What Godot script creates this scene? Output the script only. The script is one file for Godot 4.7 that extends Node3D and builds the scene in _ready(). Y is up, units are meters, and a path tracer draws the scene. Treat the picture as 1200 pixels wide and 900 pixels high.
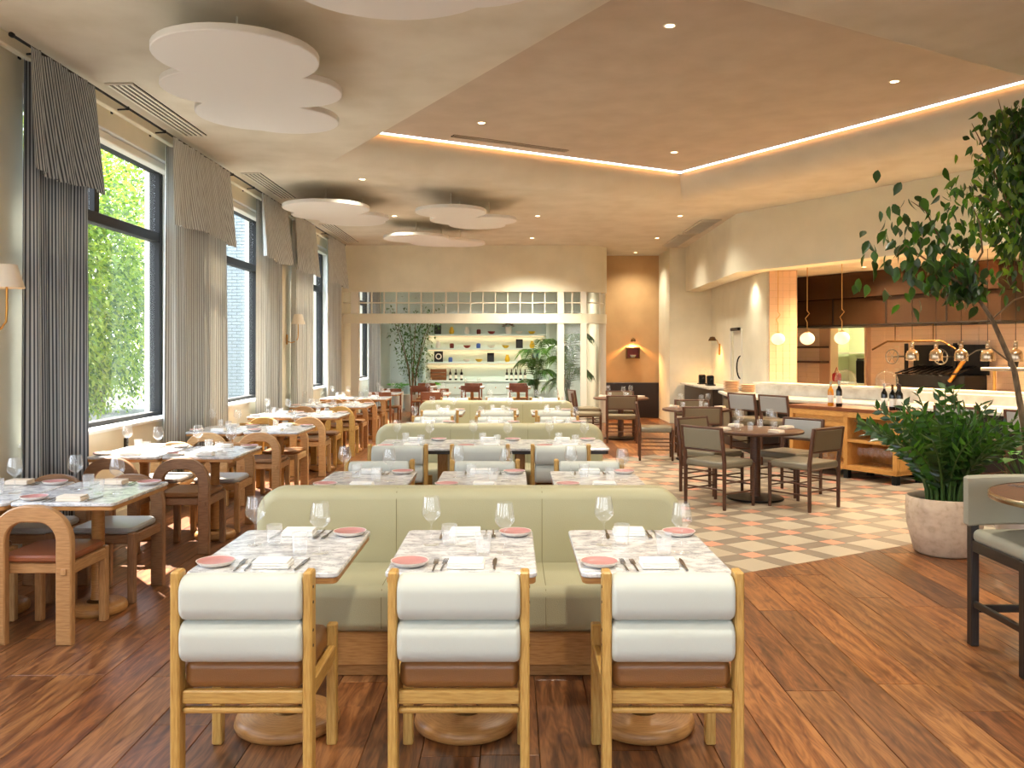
extends Node3D
# Restaurant dining room. x right, y up, -z away from the camera; P(x, y, d) takes the distance d in front of the camera.
# The bar side of the building is turned 30 degrees: K(p, y, q) takes the place in that turned frame.

var M := {}
var taken := {}
var rng := RandomNumberGenerator.new()
var TURN := Basis(Vector3.UP, deg_to_rad(30.0))
const EYE := 1.6
const CEIL := 3.87
const WALLX := -3.65


class MB:
	var v := PackedVector3Array()
	var n := PackedVector3Array()
	var uv := PackedVector2Array()
	var xf := Transform3D()
	var uo := Vector2.ZERO

	func tri(a: Vector3, b: Vector3, c: Vector3, na: Vector3, nb: Vector3, nc: Vector3, ua := Vector2.ZERO, ub := Vector2.ZERO, uc := Vector2.ZERO) -> void:
		if (b - a).cross(c - a).dot(na + nb + nc) > 0.0:
			var t := b; b = c; c = t
			t = nb; nb = nc; nc = t
			var s := ub; ub = uc; uc = s
		v.append(xf * a); v.append(xf * b); v.append(xf * c)
		n.append((xf.basis * na).normalized()); n.append((xf.basis * nb).normalized()); n.append((xf.basis * nc).normalized())
		uv.append(ua + uo); uv.append(ub + uo); uv.append(uc + uo)

	func quad(a: Vector3, b: Vector3, c: Vector3, d: Vector3, nn: Vector3, ua := Vector2.ZERO, ub := Vector2.ZERO, uc := Vector2.ZERO, ud := Vector2.ZERO) -> void:
		tri(a, b, c, nn, nn, nn, ua, ub, uc)
		tri(a, c, d, nn, nn, nn, ua, uc, ud)

	func flat(a: Vector3, b: Vector3, c: Vector3, d: Vector3, out: Vector3) -> void:
		var nn := (b - a).cross(c - a)
		if nn.length_squared() < 1e-16:
			nn = (c - a).cross(d - a)
		nn = nn.normalized()
		if nn.dot(out) < 0.0:
			nn = -nn
		quad(a, b, c, d, nn, Vector2(a.x, a.z), Vector2(b.x, b.z), Vector2(c.x, c.z), Vector2(d.x, d.z))

	func box(c: Vector3, s: Vector3, b := 0.0, B := Basis()) -> MB:
		var h := s * 0.5
		b = minf(b, minf(h.x, minf(h.y, h.z)) * 0.9)
		var L := 0 if s.x >= s.y and s.x >= s.z else (1 if s.y >= s.z else 2)
		for ax in 3:
			var u := (ax + 1) % 3
			var w := (ax + 2) % 3
			for sg in [-1.0, 1.0]:
				var q := []
				var t := []
				for e in [[-1.0, -1.0], [1.0, -1.0], [1.0, 1.0], [-1.0, 1.0]]:
					var p := Vector3()
					p[ax] = sg * h[ax]
					p[u] = e[0] * (h[u] - b)
					p[w] = e[1] * (h[w] - b)
					t.append(Vector2(p[w], p[u]) if L == w else Vector2(p[u], p[w]))
					q.append(c + B * p)
				var nn := Vector3()
				nn[ax] = sg
				quad(q[0], q[1], q[2], q[3], B * nn, t[0], t[1], t[2], t[3])
			if b > 0.0:
				for su in [-1.0, 1.0]:
					for sw in [-1.0, 1.0]:
						var q := []
						for e in [[-1.0, 0], [1.0, 0], [1.0, 1], [-1.0, 1]]:
							var p := Vector3()
							p[ax] = e[0] * (h[ax] - b)
							p[u] = su * (h[u] - b * e[1])
							p[w] = sw * (h[w] - b * (1 - e[1]))
							q.append(p)
						var nn := Vector3()
						nn[u] = su
						nn[w] = sw
						nn = nn.normalized()
						quad(c + B * q[0], c + B * q[1], c + B * q[2], c + B * q[3], B * nn, Vector2(q[0][ax], 0), Vector2(q[1][ax], 0), Vector2(q[2][ax], b), Vector2(q[3][ax], b))
		if b > 0.0:
			for sx in [-1.0, 1.0]:
				for sy in [-1.0, 1.0]:
					for sz in [-1.0, 1.0]:
						var sv := Vector3(sx, sy, sz)
						var k := h - Vector3(b, b, b)
						var nn := B * sv.normalized()
						tri(c + B * (sv * Vector3(h.x, k.y, k.z)), c + B * (sv * Vector3(k.x, h.y, k.z)), c + B * (sv * Vector3(k.x, k.y, h.z)), nn, nn, nn)
		return self

	# a cushion: box with round edges
	func rbox(c: Vector3, s: Vector3, r: float, k := 3, B := Basis()) -> MB:
		var h := s * 0.5
		r = minf(r, minf(h.x, minf(h.y, h.z)) * 0.999)
		var co := []
		for ax in 3:
			var l := []
			for i in k + 1:
				l.append(-(h[ax] - r) - r * tan(PI / 4.0 * (1.0 - float(i) / k)))
			for i in k + 1:
				l.append((h[ax] - r) + r * tan(PI / 4.0 * float(i) / k))
			co.append(l)
		var inn := h - Vector3(r, r, r)
		for ax in 3:
			var u := (ax + 1) % 3
			var w := (ax + 2) % 3
			for sg in [-1.0, 1.0]:
				var ps := []
				var ns := []
				var us := []
				for i in 2 * k + 2:
					for j in 2 * k + 2:
						var q := Vector3()
						q[ax] = sg * h[ax]
						q[u] = co[u][i]
						q[w] = co[w][j]
						var m := q.clamp(-inn, inn)
						var d := (q - m).normalized()
						ps.append(c + B * (m + d * r))
						ns.append(B * d)
						us.append(Vector2(q[u], q[w]))
				var N := 2 * k + 2
				for i in N - 1:
					for j in N - 1:
						var a := i * N + j
						var b := a + N
						tri(ps[a], ps[b], ps[b + 1], ns[a], ns[b], ns[b + 1], us[a], us[b], us[b + 1])
						tri(ps[a], ps[b + 1], ps[a + 1], ns[a], ns[b + 1], ns[a + 1], us[a], us[b + 1], us[a + 1])
		return self

	# outline in x/z, drawn out from y0 to y1, its edges rounded by bev in some steps
	func prism(poly: PackedVector2Array, y0: float, y1: float, bev := 0.0, smooth := 40.0, steps := 1) -> MB:
		var N := poly.size()
		var area := 0.0
		for i in N:
			area += poly[i].cross(poly[(i + 1) % N])
		if area < 0.0:
			poly = poly.duplicate()
			poly.reverse()
		var en := []
		for i in N:
			var e := (poly[(i + 1) % N] - poly[i]).normalized()
			en.append(Vector2(e.y, -e.x))
		var mit := []
		var va := []
		var vb := []
		for i in N:
			var a: Vector2 = en[(i + N - 1) % N]
			var b: Vector2 = en[i]
			var m := (a + b).normalized()
			mit.append(m / maxf(0.35, m.dot(b)))
			var soft := a.dot(b) > cos(deg_to_rad(smooth))
			va.append(m if soft else a)
			vb.append(m if soft else b)
		# rings: inset, height, share of the upright normal
		var rings := []
		if bev > 0.0:
			for k in steps + 1:
				var t := PI / 2 * k / steps
				rings.append([bev * (1.0 - sin(t)), y0 + bev * (1.0 - cos(t)), -cos(t)])
			for k in steps + 1:
				var t := PI / 2 * (1.0 - float(k) / steps)
				rings.append([bev * (1.0 - sin(t)), y1 - bev * (1.0 - cos(t)), cos(t)])
		else:
			rings = [[0.0, y0, 0.0], [0.0, y1, 0.0]]
		var cap := PackedVector2Array()
		for i in N:
			cap.append(poly[i] - mit[i] * bev)
		var ids := Geometry2D.triangulate_polygon(cap)
		for t in range(0, ids.size(), 3):
			for sg in [0, 1]:
				var y := y1 if sg else y0
				var nn := Vector3(0, 1.0 if sg else -1.0, 0)
				var a := cap[ids[t]]
				var b := cap[ids[t + 1]]
				var c := cap[ids[t + 2]]
				tri(Vector3(a.x, y, a.y), Vector3(b.x, y, b.y), Vector3(c.x, y, c.y), nn, nn, nn, a, b, c)
		var run := 0.0
		for i in N:
			var j := (i + 1) % N
			var l := (poly[j] - poly[i]).length()
			var n0 := Vector3(vb[i].x, 0, vb[i].y)
			var n1 := Vector3(va[j].x, 0, va[j].y)
			for k in rings.size() - 1:
				var r: Array = rings[k]
				var s: Array = rings[k + 1]
				if absf(r[1] - s[1]) + absf(r[0] - s[0]) < 1e-7:
					continue
				var a: Vector2 = poly[i] - mit[i] * r[0]
				var b: Vector2 = poly[j] - mit[j] * r[0]
				var c: Vector2 = poly[j] - mit[j] * s[0]
				var d: Vector2 = poly[i] - mit[i] * s[0]
				var ur: float = r[2]
				var us: float = s[2]
				if steps == 1 and bev > 0.0 and k != 1:
					ur = -0.7 if k == 0 else 0.7
					us = ur
				var hr := sqrt(maxf(0.0, 1.0 - ur * ur))
				var hs := sqrt(maxf(0.0, 1.0 - us * us))
				var up := Vector3.UP
				var A := Vector3(a.x, r[1], a.y)
				var Bq := Vector3(b.x, r[1], b.y)
				var C := Vector3(c.x, s[1], c.y)
				var D := Vector3(d.x, s[1], d.y)
				tri(A, Bq, C, n0 * hr + up * ur, n1 * hr + up * ur, n1 * hs + up * us, Vector2(run, r[1]), Vector2(run + l, r[1]), Vector2(run + l, s[1]))
				tri(A, C, D, n0 * hr + up * ur, n1 * hs + up * us, n0 * hs + up * us, Vector2(run, r[1]), Vector2(run + l, s[1]), Vector2(run, s[1]))
			run += l
		return self

	# profile of (radius, height) turned round y
	func lathe(prof: Array, seg := 16, at := Vector3.ZERO, flute := 0.0, flutes := 0) -> MB:
		var N := prof.size()
		var sn := []
		for i in N - 1:
			var d: Vector2 = prof[i + 1] - prof[i]
			sn.append(Vector2(d.y, -d.x).normalized())
		var run := 0.0
		for i in N - 1:
			var a: Vector2 = prof[i]
			var b: Vector2 = prof[i + 1]
			var m: Vector2 = sn[i]
			var n0 := m
			var n1 := m
			if i > 0 and m.dot(sn[i - 1]) > 0.5:
				n0 = (m + sn[i - 1]).normalized()
			if i < N - 2 and m.dot(sn[i + 1]) > 0.5:
				n1 = (m + sn[i + 1]).normalized()
			var l := (b - a).length()
			for k in seg:
				var t0 := TAU * k / seg
				var t1 := TAU * (k + 1) / seg
				var f0 := 1.0 + flute * cos(t0 * flutes)
				var f1 := 1.0 + flute * cos(t1 * flutes)
				var c0 := Vector3(cos(t0), 0, sin(t0))
				var c1 := Vector3(cos(t1), 0, sin(t1))
				var up := Vector3.UP
				var A := at + c0 * a.x * f0 + up * a.y
				var Bq := at + c1 * a.x * f1 + up * a.y
				var C := at + c1 * b.x * f1 + up * b.y
				var D := at + c0 * b.x * f0 + up * b.y
				var u0 := t0 * maxf(a.x, b.x)
				var u1 := t1 * maxf(a.x, b.x)
				if a.x > 1e-6:
					tri(A, Bq, C, c0 * n0.x + up * n0.y, c1 * n0.x + up * n0.y, c1 * n1.x + up * n1.y, Vector2(u0, run), Vector2(u1, run), Vector2(u1, run + l))
				if b.x > 1e-6:
					tri(A, C, D, c0 * n0.x + up * n0.y, c1 * n1.x + up * n1.y, c0 * n1.x + up * n1.y, Vector2(u0, run), Vector2(u1, run + l), Vector2(u0, run + l))
			run += l
		return self

	func tube(pts: Array, r, seg := 8, caps := true) -> MB:
		var N := pts.size()
		var x := Vector3.ZERO
		var rings := []
		var dirs := []
		var run := [0.0]
		for i in N:
			var t: Vector3 = (pts[mini(i + 1, N - 1)] - pts[maxi(i - 1, 0)]).normalized()
			if i == 0:
				x = t.cross(Vector3.UP if absf(t.y) < 0.9 else Vector3.RIGHT).normalized()
			else:
				x = (x - t * x.dot(t)).normalized()
				run.append(run[i - 1] + (pts[i] - pts[i - 1]).length())
			var y := t.cross(x)
			var ring := []
			for k in seg:
				ring.append(x * cos(TAU * k / seg) + y * sin(TAU * k / seg))
			rings.append(ring)
			dirs.append(t)
		for i in N - 1:
			var ra: float = r if r is float else r[i]
			var rb: float = r if r is float else r[i + 1]
			for k in seg:
				var j := (k + 1) % seg
				var a: Vector3 = rings[i][k]
				var b: Vector3 = rings[i][j]
				var c: Vector3 = rings[i + 1][j]
				var d: Vector3 = rings[i + 1][k]
				var w0 := TAU * k / seg * ra
				var w1 := TAU * (k + 1) / seg * ra
				tri(pts[i] + a * ra, pts[i] + b * ra, pts[i + 1] + c * rb, a, b, c, Vector2(run[i], w0), Vector2(run[i], w1), Vector2(run[i + 1], w1))
				tri(pts[i] + a * ra, pts[i + 1] + c * rb, pts[i + 1] + d * rb, a, c, d, Vector2(run[i], w0), Vector2(run[i + 1], w1), Vector2(run[i + 1], w0))
		if caps:
			for e in [0, N - 1]:
				var rr: float = r if r is float else r[e]
				var nn: Vector3 = -dirs[0] if e == 0 else dirs[e]
				for k in seg:
					tri(pts[e], pts[e] + rings[e][k] * rr, pts[e] + rings[e][(k + 1) % seg] * rr, nn, nn, nn)
		return self

	func bar(a: Vector3, b: Vector3, r: float, seg := 8) -> MB:
		return tube([a, b], r, seg)

	# rows of points joined as a smooth sheet; us is the length one point step counts in the texture
	func sheet(rows: Array, us: Array = []) -> MB:
		var R := rows.size()
		var C: int = rows[0].size()
		var ns := []
		for i in R:
			var l := []
			for j in C:
				var du: Vector3 = rows[i][mini(j + 1, C - 1)] - rows[i][maxi(j - 1, 0)]
				var dv: Vector3 = rows[mini(i + 1, R - 1)][j] - rows[maxi(i - 1, 0)][j]
				var q := du.cross(dv)
				l.append(q.normalized() if q.length_squared() > 1e-18 else Vector3.UP)
			ns.append(l)
		for i in R - 1:
			for j in C - 1:
				var ta := Vector2(j, i); var tb := Vector2(j + 1, i); var tc := Vector2(j + 1, i + 1); var td := Vector2(j, i + 1)
				if us.size():
					ta = us[i][j]; tb = us[i][j + 1]; tc = us[i + 1][j + 1]; td = us[i + 1][j]
				tri(rows[i][j], rows[i][j + 1], rows[i + 1][j + 1], ns[i][j], ns[i][j + 1], ns[i + 1][j + 1], ta, tb, tc)
				tri(rows[i][j], rows[i + 1][j + 1], rows[i + 1][j], ns[i][j], ns[i + 1][j + 1], ns[i + 1][j], ta, tc, td)
		return self

	# a pointed leaf folded along its midrib
	func leaf(at: Vector3, dir: Vector3, up: Vector3, l: float, w: float, droop := 0.15) -> MB:
		var d := dir.normalized()
		var side := d.cross(up)
		side = side.normalized() if side.length_squared() > 1e-8 else d.cross(Vector3.RIGHT).normalized()
		var nn := side.cross(d).normalized()
		var a := at
		var m := at + d * l * 0.45 - nn * l * droop * 0.25
		var tip := at + d * l - nn * l * droop
		var L := at + d * l * 0.4 + side * w * 0.5 + nn * w * 0.12
		var Rr := at + d * l * 0.4 - side * w * 0.5 + nn * w * 0.12
		var nl := (nn - side * 0.3).normalized()
		var nr := (nn + side * 0.3).normalized()
		tri(a, L, m, nn, nl, nn); tri(L, tip, m, nl, nn, nn)
		tri(a, m, Rr, nn, nn, nr); tri(Rr, m, tip, nr, nn, nn)
		return self

	# an oval leaf with a drawn-out tip
	func oval_leaf(at: Vector3, dir: Vector3, up: Vector3, l: float, w: float, droop := 0.15) -> MB:
		var d := dir.normalized()
		var side := d.cross(up)
		side = side.normalized() if side.length_squared() > 1e-8 else d.cross(Vector3.RIGHT).normalized()
		var nn := side.cross(d).normalized()
		var prof := [[0.0, 0.0], [0.14, 0.62], [0.36, 1.0], [0.60, 0.84], [0.82, 0.36], [1.0, 0.0]]
		for k in 5:
			var p: Array = prof[k]
			var q: Array = prof[k + 1]
			var mp: Vector3 = at + d * l * p[0] - nn * l * droop * p[0] * p[0]
			var mq: Vector3 = at + d * l * q[0] - nn * l * droop * q[0] * q[0]
			for s in [-1.0, 1.0]:
				var ep: Vector3 = mp + side * s * w * 0.5 * p[1] + nn * w * 0.1 * p[1]
				var eq: Vector3 = mq + side * s * w * 0.5 * q[1] + nn * w * 0.1 * q[1]
				var ne: Vector3 = (nn - side * s * 0.35).normalized()
				if k > 0:
					tri(mp, ep, eq, nn, ne, ne)
				tri(mp, eq, mq, nn, ne, nn)
		return self

	func done() -> ArrayMesh:
		var a := []
		a.resize(Mesh.ARRAY_MAX)
		a[Mesh.ARRAY_VERTEX] = v
		a[Mesh.ARRAY_NORMAL] = n
		a[Mesh.ARRAY_TEX_UV] = uv
		var m := ArrayMesh.new()
		m.add_surface_from_arrays(Mesh.PRIMITIVE_TRIANGLES, a)
		return m


func P(x: float, y: float, d: float) -> Vector3:
	return Vector3(x, y, -d)


func K(p: float, y: float, q: float) -> Vector3:
	return TURN * Vector3(p, y, -q)


func kmb() -> MB:
	var m := MB.new()
	m.xf = Transform3D(TURN, Vector3.ZERO)
	return m


func numbered(called: String) -> String:
	if not taken.has(called):
		taken[called] = 0
		return called
	taken[called] += 1
	return "%s_%03d" % [called, taken[called]]


func tag(o: Node, label: String, category: String, group := "", kind := "") -> void:
	o.set_meta("label", label)
	o.set_meta("category", category)
	if group:
		o.set_meta("group", group)
	if kind:
		o.set_meta("kind", kind)


func thing(called: String, label: String, category: String, at := Vector3.ZERO, turn := 0.0, group := "") -> Node3D:
	var o := Node3D.new()
	o.name = numbered(called)
	add_child(o)
	o.position = at
	o.rotation.y = turn
	tag(o, label, category, group)
	return o


func mi(m, mat: Material) -> MeshInstance3D:
	var o := MeshInstance3D.new()
	o.mesh = m.done() if m is MB else m
	o.material_override = mat
	return o


func part(parent: Node3D, called: String, m, mat: Material, at := Vector3.ZERO) -> MeshInstance3D:
	var o := mi(m, mat)
	o.name = called
	o.position = at
	parent.add_child(o, true)
	return o


func solo(called: String, m, mat: Material, label: String, category: String, at := Vector3.ZERO, turn := 0.0, group := "") -> MeshInstance3D:
	var o := mi(m, mat)
	o.name = numbered(called)
	add_child(o)
	o.position = at
	o.rotation.y = turn
	tag(o, label, category, group)
	return o


func struct(called: String, m, mat: Material, label := "") -> MeshInstance3D:
	var o := mi(m, mat)
	o.name = called
	add_child(o, true)
	o.set_meta("kind", "structure")
	if label:
		o.set_meta("label", label)
		o.set_meta("category", called.split("_")[0])
	return o


func dup(o: Node3D, at: Vector3, turn: float, label: String) -> Node3D:
	var c: Node3D = o.duplicate()
	var base: String = o.name
	c.name = numbered(base)
	add_child(c)
	c.position = at
	c.rotation.y = turn
	c.set_meta("label", label)
	return c


func circle(c: Vector2, r: float, k := 40) -> PackedVector2Array:
	var a := PackedVector2Array()
	for i in k:
		a.append(c + Vector2(cos(TAU * i / k), sin(TAU * i / k)) * r)
	return a


# rectangle with round corners
func rrect(w: float, d: float, r: float, k := 5) -> PackedVector2Array:
	var a := PackedVector2Array()
	for e in [[1, 1, 0], [-1, 1, 1], [-1, -1, 2], [1, -1, 3]]:
		for i in k + 1:
			var t: float = PI / 2 * (e[2] + float(i) / k)
			a.append(Vector2(e[0] * (w / 2 - r), e[1] * (d / 2 - r)) + Vector2(cos(t), sin(t)) * r)
	return a


func clip(poly: PackedVector2Array, nrm: Vector2, c: float) -> PackedVector2Array:
	var o := PackedVector2Array()
	for i in poly.size():
		var a := poly[i]
		var b := poly[(i + 1) % poly.size()]
		var da := a.dot(nrm) - c
		var db := b.dot(nrm) - c
		if da <= 0.0:
			o.append(a)
		if (da < 0.0 and db > 0.0) or (da > 0.0 and db < 0.0):
			o.append(a.lerp(b, da / (da - db)))
	return o


# ---------------------------------------------------------------- materials
func noise_tex(freq: float, cols: Array, size := 512, seed_ := 1, kind := FastNoiseLite.TYPE_SIMPLEX_SMOOTH, octaves := 4, h := 0) -> NoiseTexture2D:
	var f := FastNoiseLite.new()
	f.noise_type = kind
	f.frequency = freq
	f.fractal_octaves = octaves
	f.seed = seed_
	var t := NoiseTexture2D.new()
	t.noise = f
	t.width = size
	t.height = h if h else size
	t.seamless = true
	var g := Gradient.new()
	var off := PackedFloat32Array()
	var cc := PackedColorArray()
	for c in cols:
		off.append(c[0])
		cc.append(c[1])
	g.offsets = off
	g.colors = cc
	t.color_ramp = g
	return t


func mat(called: String, c: Color, rough := 0.6, metal := 0.0) -> StandardMaterial3D:
	var m := StandardMaterial3D.new()
	m.resource_name = called
	m.albedo_color = c
	m.roughness = rough
	m.metallic = metal
	M[called] = m
	return m


func tri_tex(m: StandardMaterial3D, t: Texture2D, scale: Vector3) -> StandardMaterial3D:
	m.albedo_texture = t
	m.uv1_triplanar = true
	m.uv1_scale = scale
	return m


func relief(m: StandardMaterial3D, freq: float, cm: float, scale: Vector3, seed_ := 3) -> void:
	m.heightmap_enabled = true
	m.heightmap_texture = noise_tex(freq, [[0.0, Color.BLACK], [1.0, Color.WHITE]], 256, seed_)
	m.heightmap_scale = cm
	m.uv1_triplanar = true
	m.uv1_scale = scale


func wood(called: String, a: Color, b: Color, rough := 0.5, seed_ := 1) -> StandardMaterial3D:
	var m := mat(called, Color.WHITE, rough)
	m.albedo_texture = noise_tex(0.02, [[0.0, a], [0.45, a.lerp(b, 0.35)], [0.6, a.lerp(b, 0.5)], [1.0, b]], 512, seed_, FastNoiseLite.TYPE_SIMPLEX_SMOOTH, 5)
	m.uv1_scale = Vector3(0.9, 9.0, 1)
	return m


func glow(called: String, c: Color, e: float) -> StandardMaterial3D:
	var m := mat(called, Color(0.9, 0.9, 0.9), 0.6)
	m.emission_enabled = true
	m.emission = c
	m.emission_energy_multiplier = e
	return m


# one floor board picture: long grain, cathedrals and knots
func plank_picture(seed_: int, light: Color, dark: Color) -> ImageTexture:
	var W := 768
	var H := 96
	var im := Image.create(W, H, false, Image.FORMAT_RGB8)
	var f := FastNoiseLite.new()
	f.seed = seed_
	f.frequency = 1.0
	f.fractal_octaves = 3
	var g := FastNoiseLite.new()
	g.seed = seed_ + 50
	g.frequency = 1.0
	g.fractal_octaves = 2
	var r := RandomNumberGenerator.new()
	r.seed = seed_
	var knots := []
	for i in 3:
		knots.append([r.randf() * W, (0.15 + 0.7 * r.randf()) * H, 3.0 + 6.0 * r.randf()])
	for y in H:
		for x in W:
			var bend := 0.0
			var kn := 0.0
			for k in knots:
				var dx: float = (x - k[0]) / (k[2] * 4.0)
				var dy: float = (y - k[1]) / k[2]
				var dd := dx * dx + dy * dy
				bend += 7.0 * signf(dy) * exp(-dd * 0.25)
				kn = maxf(kn, exp(-dd * 1.6))
			var yy := y + bend
			var coarse := f.get_noise_2d(x * 0.006, yy * 0.055)
			var ring := sin((yy * 0.30 + 14.0 * g.get_noise_2d(x * 0.0040, yy * 0.022)) * 1.5)
			var fine := f.get_noise_2d(x * 0.03 + 300.0, yy * 0.5)
			var t := clampf(0.40 + 0.75 * coarse + 0.15 * ring + 0.24 * fine, 0.0, 1.0)
			t = lerpf(t, 1.25, kn * 0.8)
			im.set_pixel(x, y, light.lerp(dark, clampf(t, 0.0, 1.2)))
	return ImageTexture.create_from_image(im)


func stripe_picture(base: Color, line: Color, period: int, wide: int) -> ImageTexture:
	var im := Image.create(period * 8, 8, false, Image.FORMAT_RGB8)
	im.fill(base)
	for k in 8:
		im.fill_rect(Rect2i(k * period, 0, wide, 8), line)
	return ImageTexture.create_from_image(im)


func make_materials() -> void:
	var m: StandardMaterial3D
	m = tri_tex(mat("wall_plaster", Color(0.93, 0.905, 0.815), 0.85), noise_tex(0.01, [[0.0, Color(0.95, 0.95, 0.94)], [1.0, Color(1, 1, 1)]], 256, 4), Vector3(0.5, 0.5, 0.5))
	m = tri_tex(mat("ceiling_plaster", Color(0.87, 0.84, 0.77), 0.8), noise_tex(0.008, [[0.0, Color(0.93, 0.92, 0.90)], [0.5, Color(0.97, 0.965, 0.96)], [1.0, Color(1, 1, 1)]], 512, 9, FastNoiseLite.TYPE_SIMPLEX_SMOOTH, 6), Vector3(0.35, 0.35, 0.35))
	m = tri_tex(mat("tray_plaster", Color(0.78, 0.715, 0.64), 0.75), noise_tex(0.008, [[0.0, Color(0.92, 0.91, 0.89)], [1.0, Color(1, 1, 1)]], 512, 10, FastNoiseLite.TYPE_SIMPLEX_SMOOTH, 6), Vector3(0.35, 0.35, 0.35))
	mat("white_paint", Color(0.90, 0.88, 0.82), 0.55)
	mat("reveal_paint", Color(0.93, 0.93, 0.91), 0.6)
	mat("dado_paint", Color(0.50, 0.49, 0.42), 0.6)
	m = tri_tex(mat("ochre_plaster", Color(0.82, 0.67, 0.48), 0.8), noise_tex(0.01, [[0.0, Color(0.93, 0.92, 0.9)], [1.0, Color(1, 1, 1)]], 256, 12), Vector3(0.5, 0.5, 0.5))
	mat("dark_panel", Color(0.16, 0.11, 0.09), 0.4)
	mat("black_frame", Color(0.06, 0.052, 0.048), 0.65)
	mat("black_metal", Color(0.06, 0.055, 0.05), 0.45, 0.4)
	mat("dark_bronze", Color(0.12, 0.10, 0.09), 0.4, 0.6)
	mat("void", Color(0.03, 0.03, 0.03), 0.9)
	mat("cloud_board", Color(0.90, 0.885, 0.86), 0.75)
	m = mat("pane", Color(0.9, 0.95, 0.95, 0.04), 0.02)
	m.transparency = BaseMaterial3D.TRANSPARENCY_ALPHA
	m.metallic_specular = 0.28
	m = mat("glassware", Color(0.95, 0.97, 0.97, 0.03), 0.02)
	m.transparency = BaseMaterial3D.TRANSPARENCY_ALPHA
	m.metallic_specular = 0.6
	wood("oak", Color(0.80, 0.645, 0.36), Color(0.67, 0.49, 0.23), 0.42, 21)
	wood("oak_warm", Color(0.76, 0.58, 0.38), Color(0.60, 0.42, 0.25), 0.45, 22)
	wood("oak_pale", Color(0.84, 0.70, 0.50), Color(0.70, 0.54, 0.35), 0.45, 23)
	wood("oak_brown", Color(0.62, 0.46, 0.32), Color(0.47, 0.33, 0.22), 0.45, 24)
	wood("table_oak", Color(0.76, 0.56, 0.33), Color(0.60, 0.40, 0.20), 0.4, 25)
	wood("cabinet_oak", Color(0.88, 0.66, 0.36), Color(0.76, 0.51, 0.24), 0.42, 26)
	wood("walnut", Color(0.40, 0.25, 0.16), Color(0.27, 0.16, 0.10), 0.4, 27)
	wood("teak", Color(0.56, 0.32, 0.16), Color(0.42, 0.22, 0.10), 0.4, 28)
	wood("dark_oak", Color(0.20, 0.16, 0.13), Color(0.12, 0.095, 0.08), 0.4, 29)
	wood("crate_wood", Color(0.55, 0.34, 0.16), Color(0.40, 0.22, 0.10), 0.6, 30)
	m = mat("sage_leather", Color(0.70, 0.675, 0.535), 0.5)
	relief(m, 0.08, 0.06, Vector3(8, 8, 8), 31)
	m = mat("sage_seam", Color(0.52, 0.48, 0.34), 0.6)
	m = mat("brown_leather", Color(0.53, 0.355, 0.19), 0.34)
	relief(m, 0.08, 0.04, Vector3(9, 9, 9), 32)
	m = mat("rust_leather", Color(0.54, 0.30, 0.17), 0.42)
	m = mat("bolster_cloth", Color(0.76, 0.77, 0.73), 0.75)
	relief(m, 0.2, 0.05, Vector3(14, 14, 14), 33)
	m.rim_enabled = true
	m.rim = 0.2
	m = mat("olive_leather", Color(0.50, 0.46, 0.38), 0.3)
	m = mat("taupe_cloth", Color(0.47, 0.41, 0.31), 0.75)
	relief(m, 0.2, 0.04, Vector3(14, 14, 14), 34)
	m = mat("grey_leather", Color(0.62, 0.61, 0.59), 0.4)
	m = mat("stool_leather", Color(0.60, 0.58, 0.51), 0.42)
	m = tri_tex(mat("marble", Color.WHITE, 0.16), noise_tex(0.009, [[0.0, Color(0.58, 0.575, 0.585)], [0.30, Color(0.76, 0.755, 0.76)], [0.42, Color(0.87, 0.865, 0.86)], [0.485, Color(0.70, 0.695, 0.70)], [0.53, Color(0.86, 0.855, 0.85)], [0.7, Color(0.91, 0.905, 0.90)], [1.0, Color(0.93, 0.925, 0.92)]], 1024, 41, FastNoiseLite.TYPE_SIMPLEX_SMOOTH, 7), Vector3(1.1, 1.1, 1.5))
	m.uv1_world_triplanar = true
	m = tri_tex(mat("counter_stone", Color.WHITE, 0.3), noise_tex(0.012, [[0.0, Color(0.74, 0.71, 0.65)], [0.5, Color(0.86, 0.84, 0.79)], [1.0, Color(0.92, 0.91, 0.88)]], 512, 42), Vector3(0.8, 0.8, 0.8))
	var mn: FastNoiseLite = M.marble.albedo_texture.noise
	mn.domain_warp_enabled = true
	mn.domain_warp_amplitude = 60.0
	mn.domain_warp_frequency = 0.008
	mat("china_pink", Color(0.75, 0.53, 0.51), 0.35)
	mat("china_rim", Color(0.86, 0.82, 0.78), 0.35)
	m = mat("napkin_cloth", Color(0.93, 0.92, 0.90), 0.8)
	relief(m, 0.2, 0.04, Vector3(20, 20, 20), 35)
	mat("napkin_cream", Color(0.90, 0.84, 0.76), 0.8)
	m = mat("tumbler_glass", Color(0.97, 0.98, 0.98, 0.09), 0.02)
	m.transparency = BaseMaterial3D.TRANSPARENCY_ALPHA
	m.metallic_specular = 0.6
	mat("steel", Color(0.62, 0.61, 0.60), 0.22, 1.0)
	mat("brushed_steel", Color(0.55, 0.52, 0.48), 0.35, 1.0)
	mat("brass", Color(0.78, 0.58, 0.30), 0.3, 1.0)
	mat("antique_brass", Color(0.42, 0.30, 0.16), 0.4, 0.9)
	mat("nickel", Color(0.74, 0.66, 0.56), 0.22, 1.0)
	m = mat("copper", Color(0.31, 0.225, 0.165), 0.28, 0.85)
	m.roughness_texture = noise_tex(0.01, [[0.0, Color(0.6, 0.6, 0.6)], [1.0, Color(1, 1, 1)]], 256, 43)
	m.uv1_triplanar = true
	m.uv1_scale = Vector3(0.6, 0.6, 0.6)
	mat("tile_beige", Color(0.74, 0.68, 0.59), 0.4)
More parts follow.
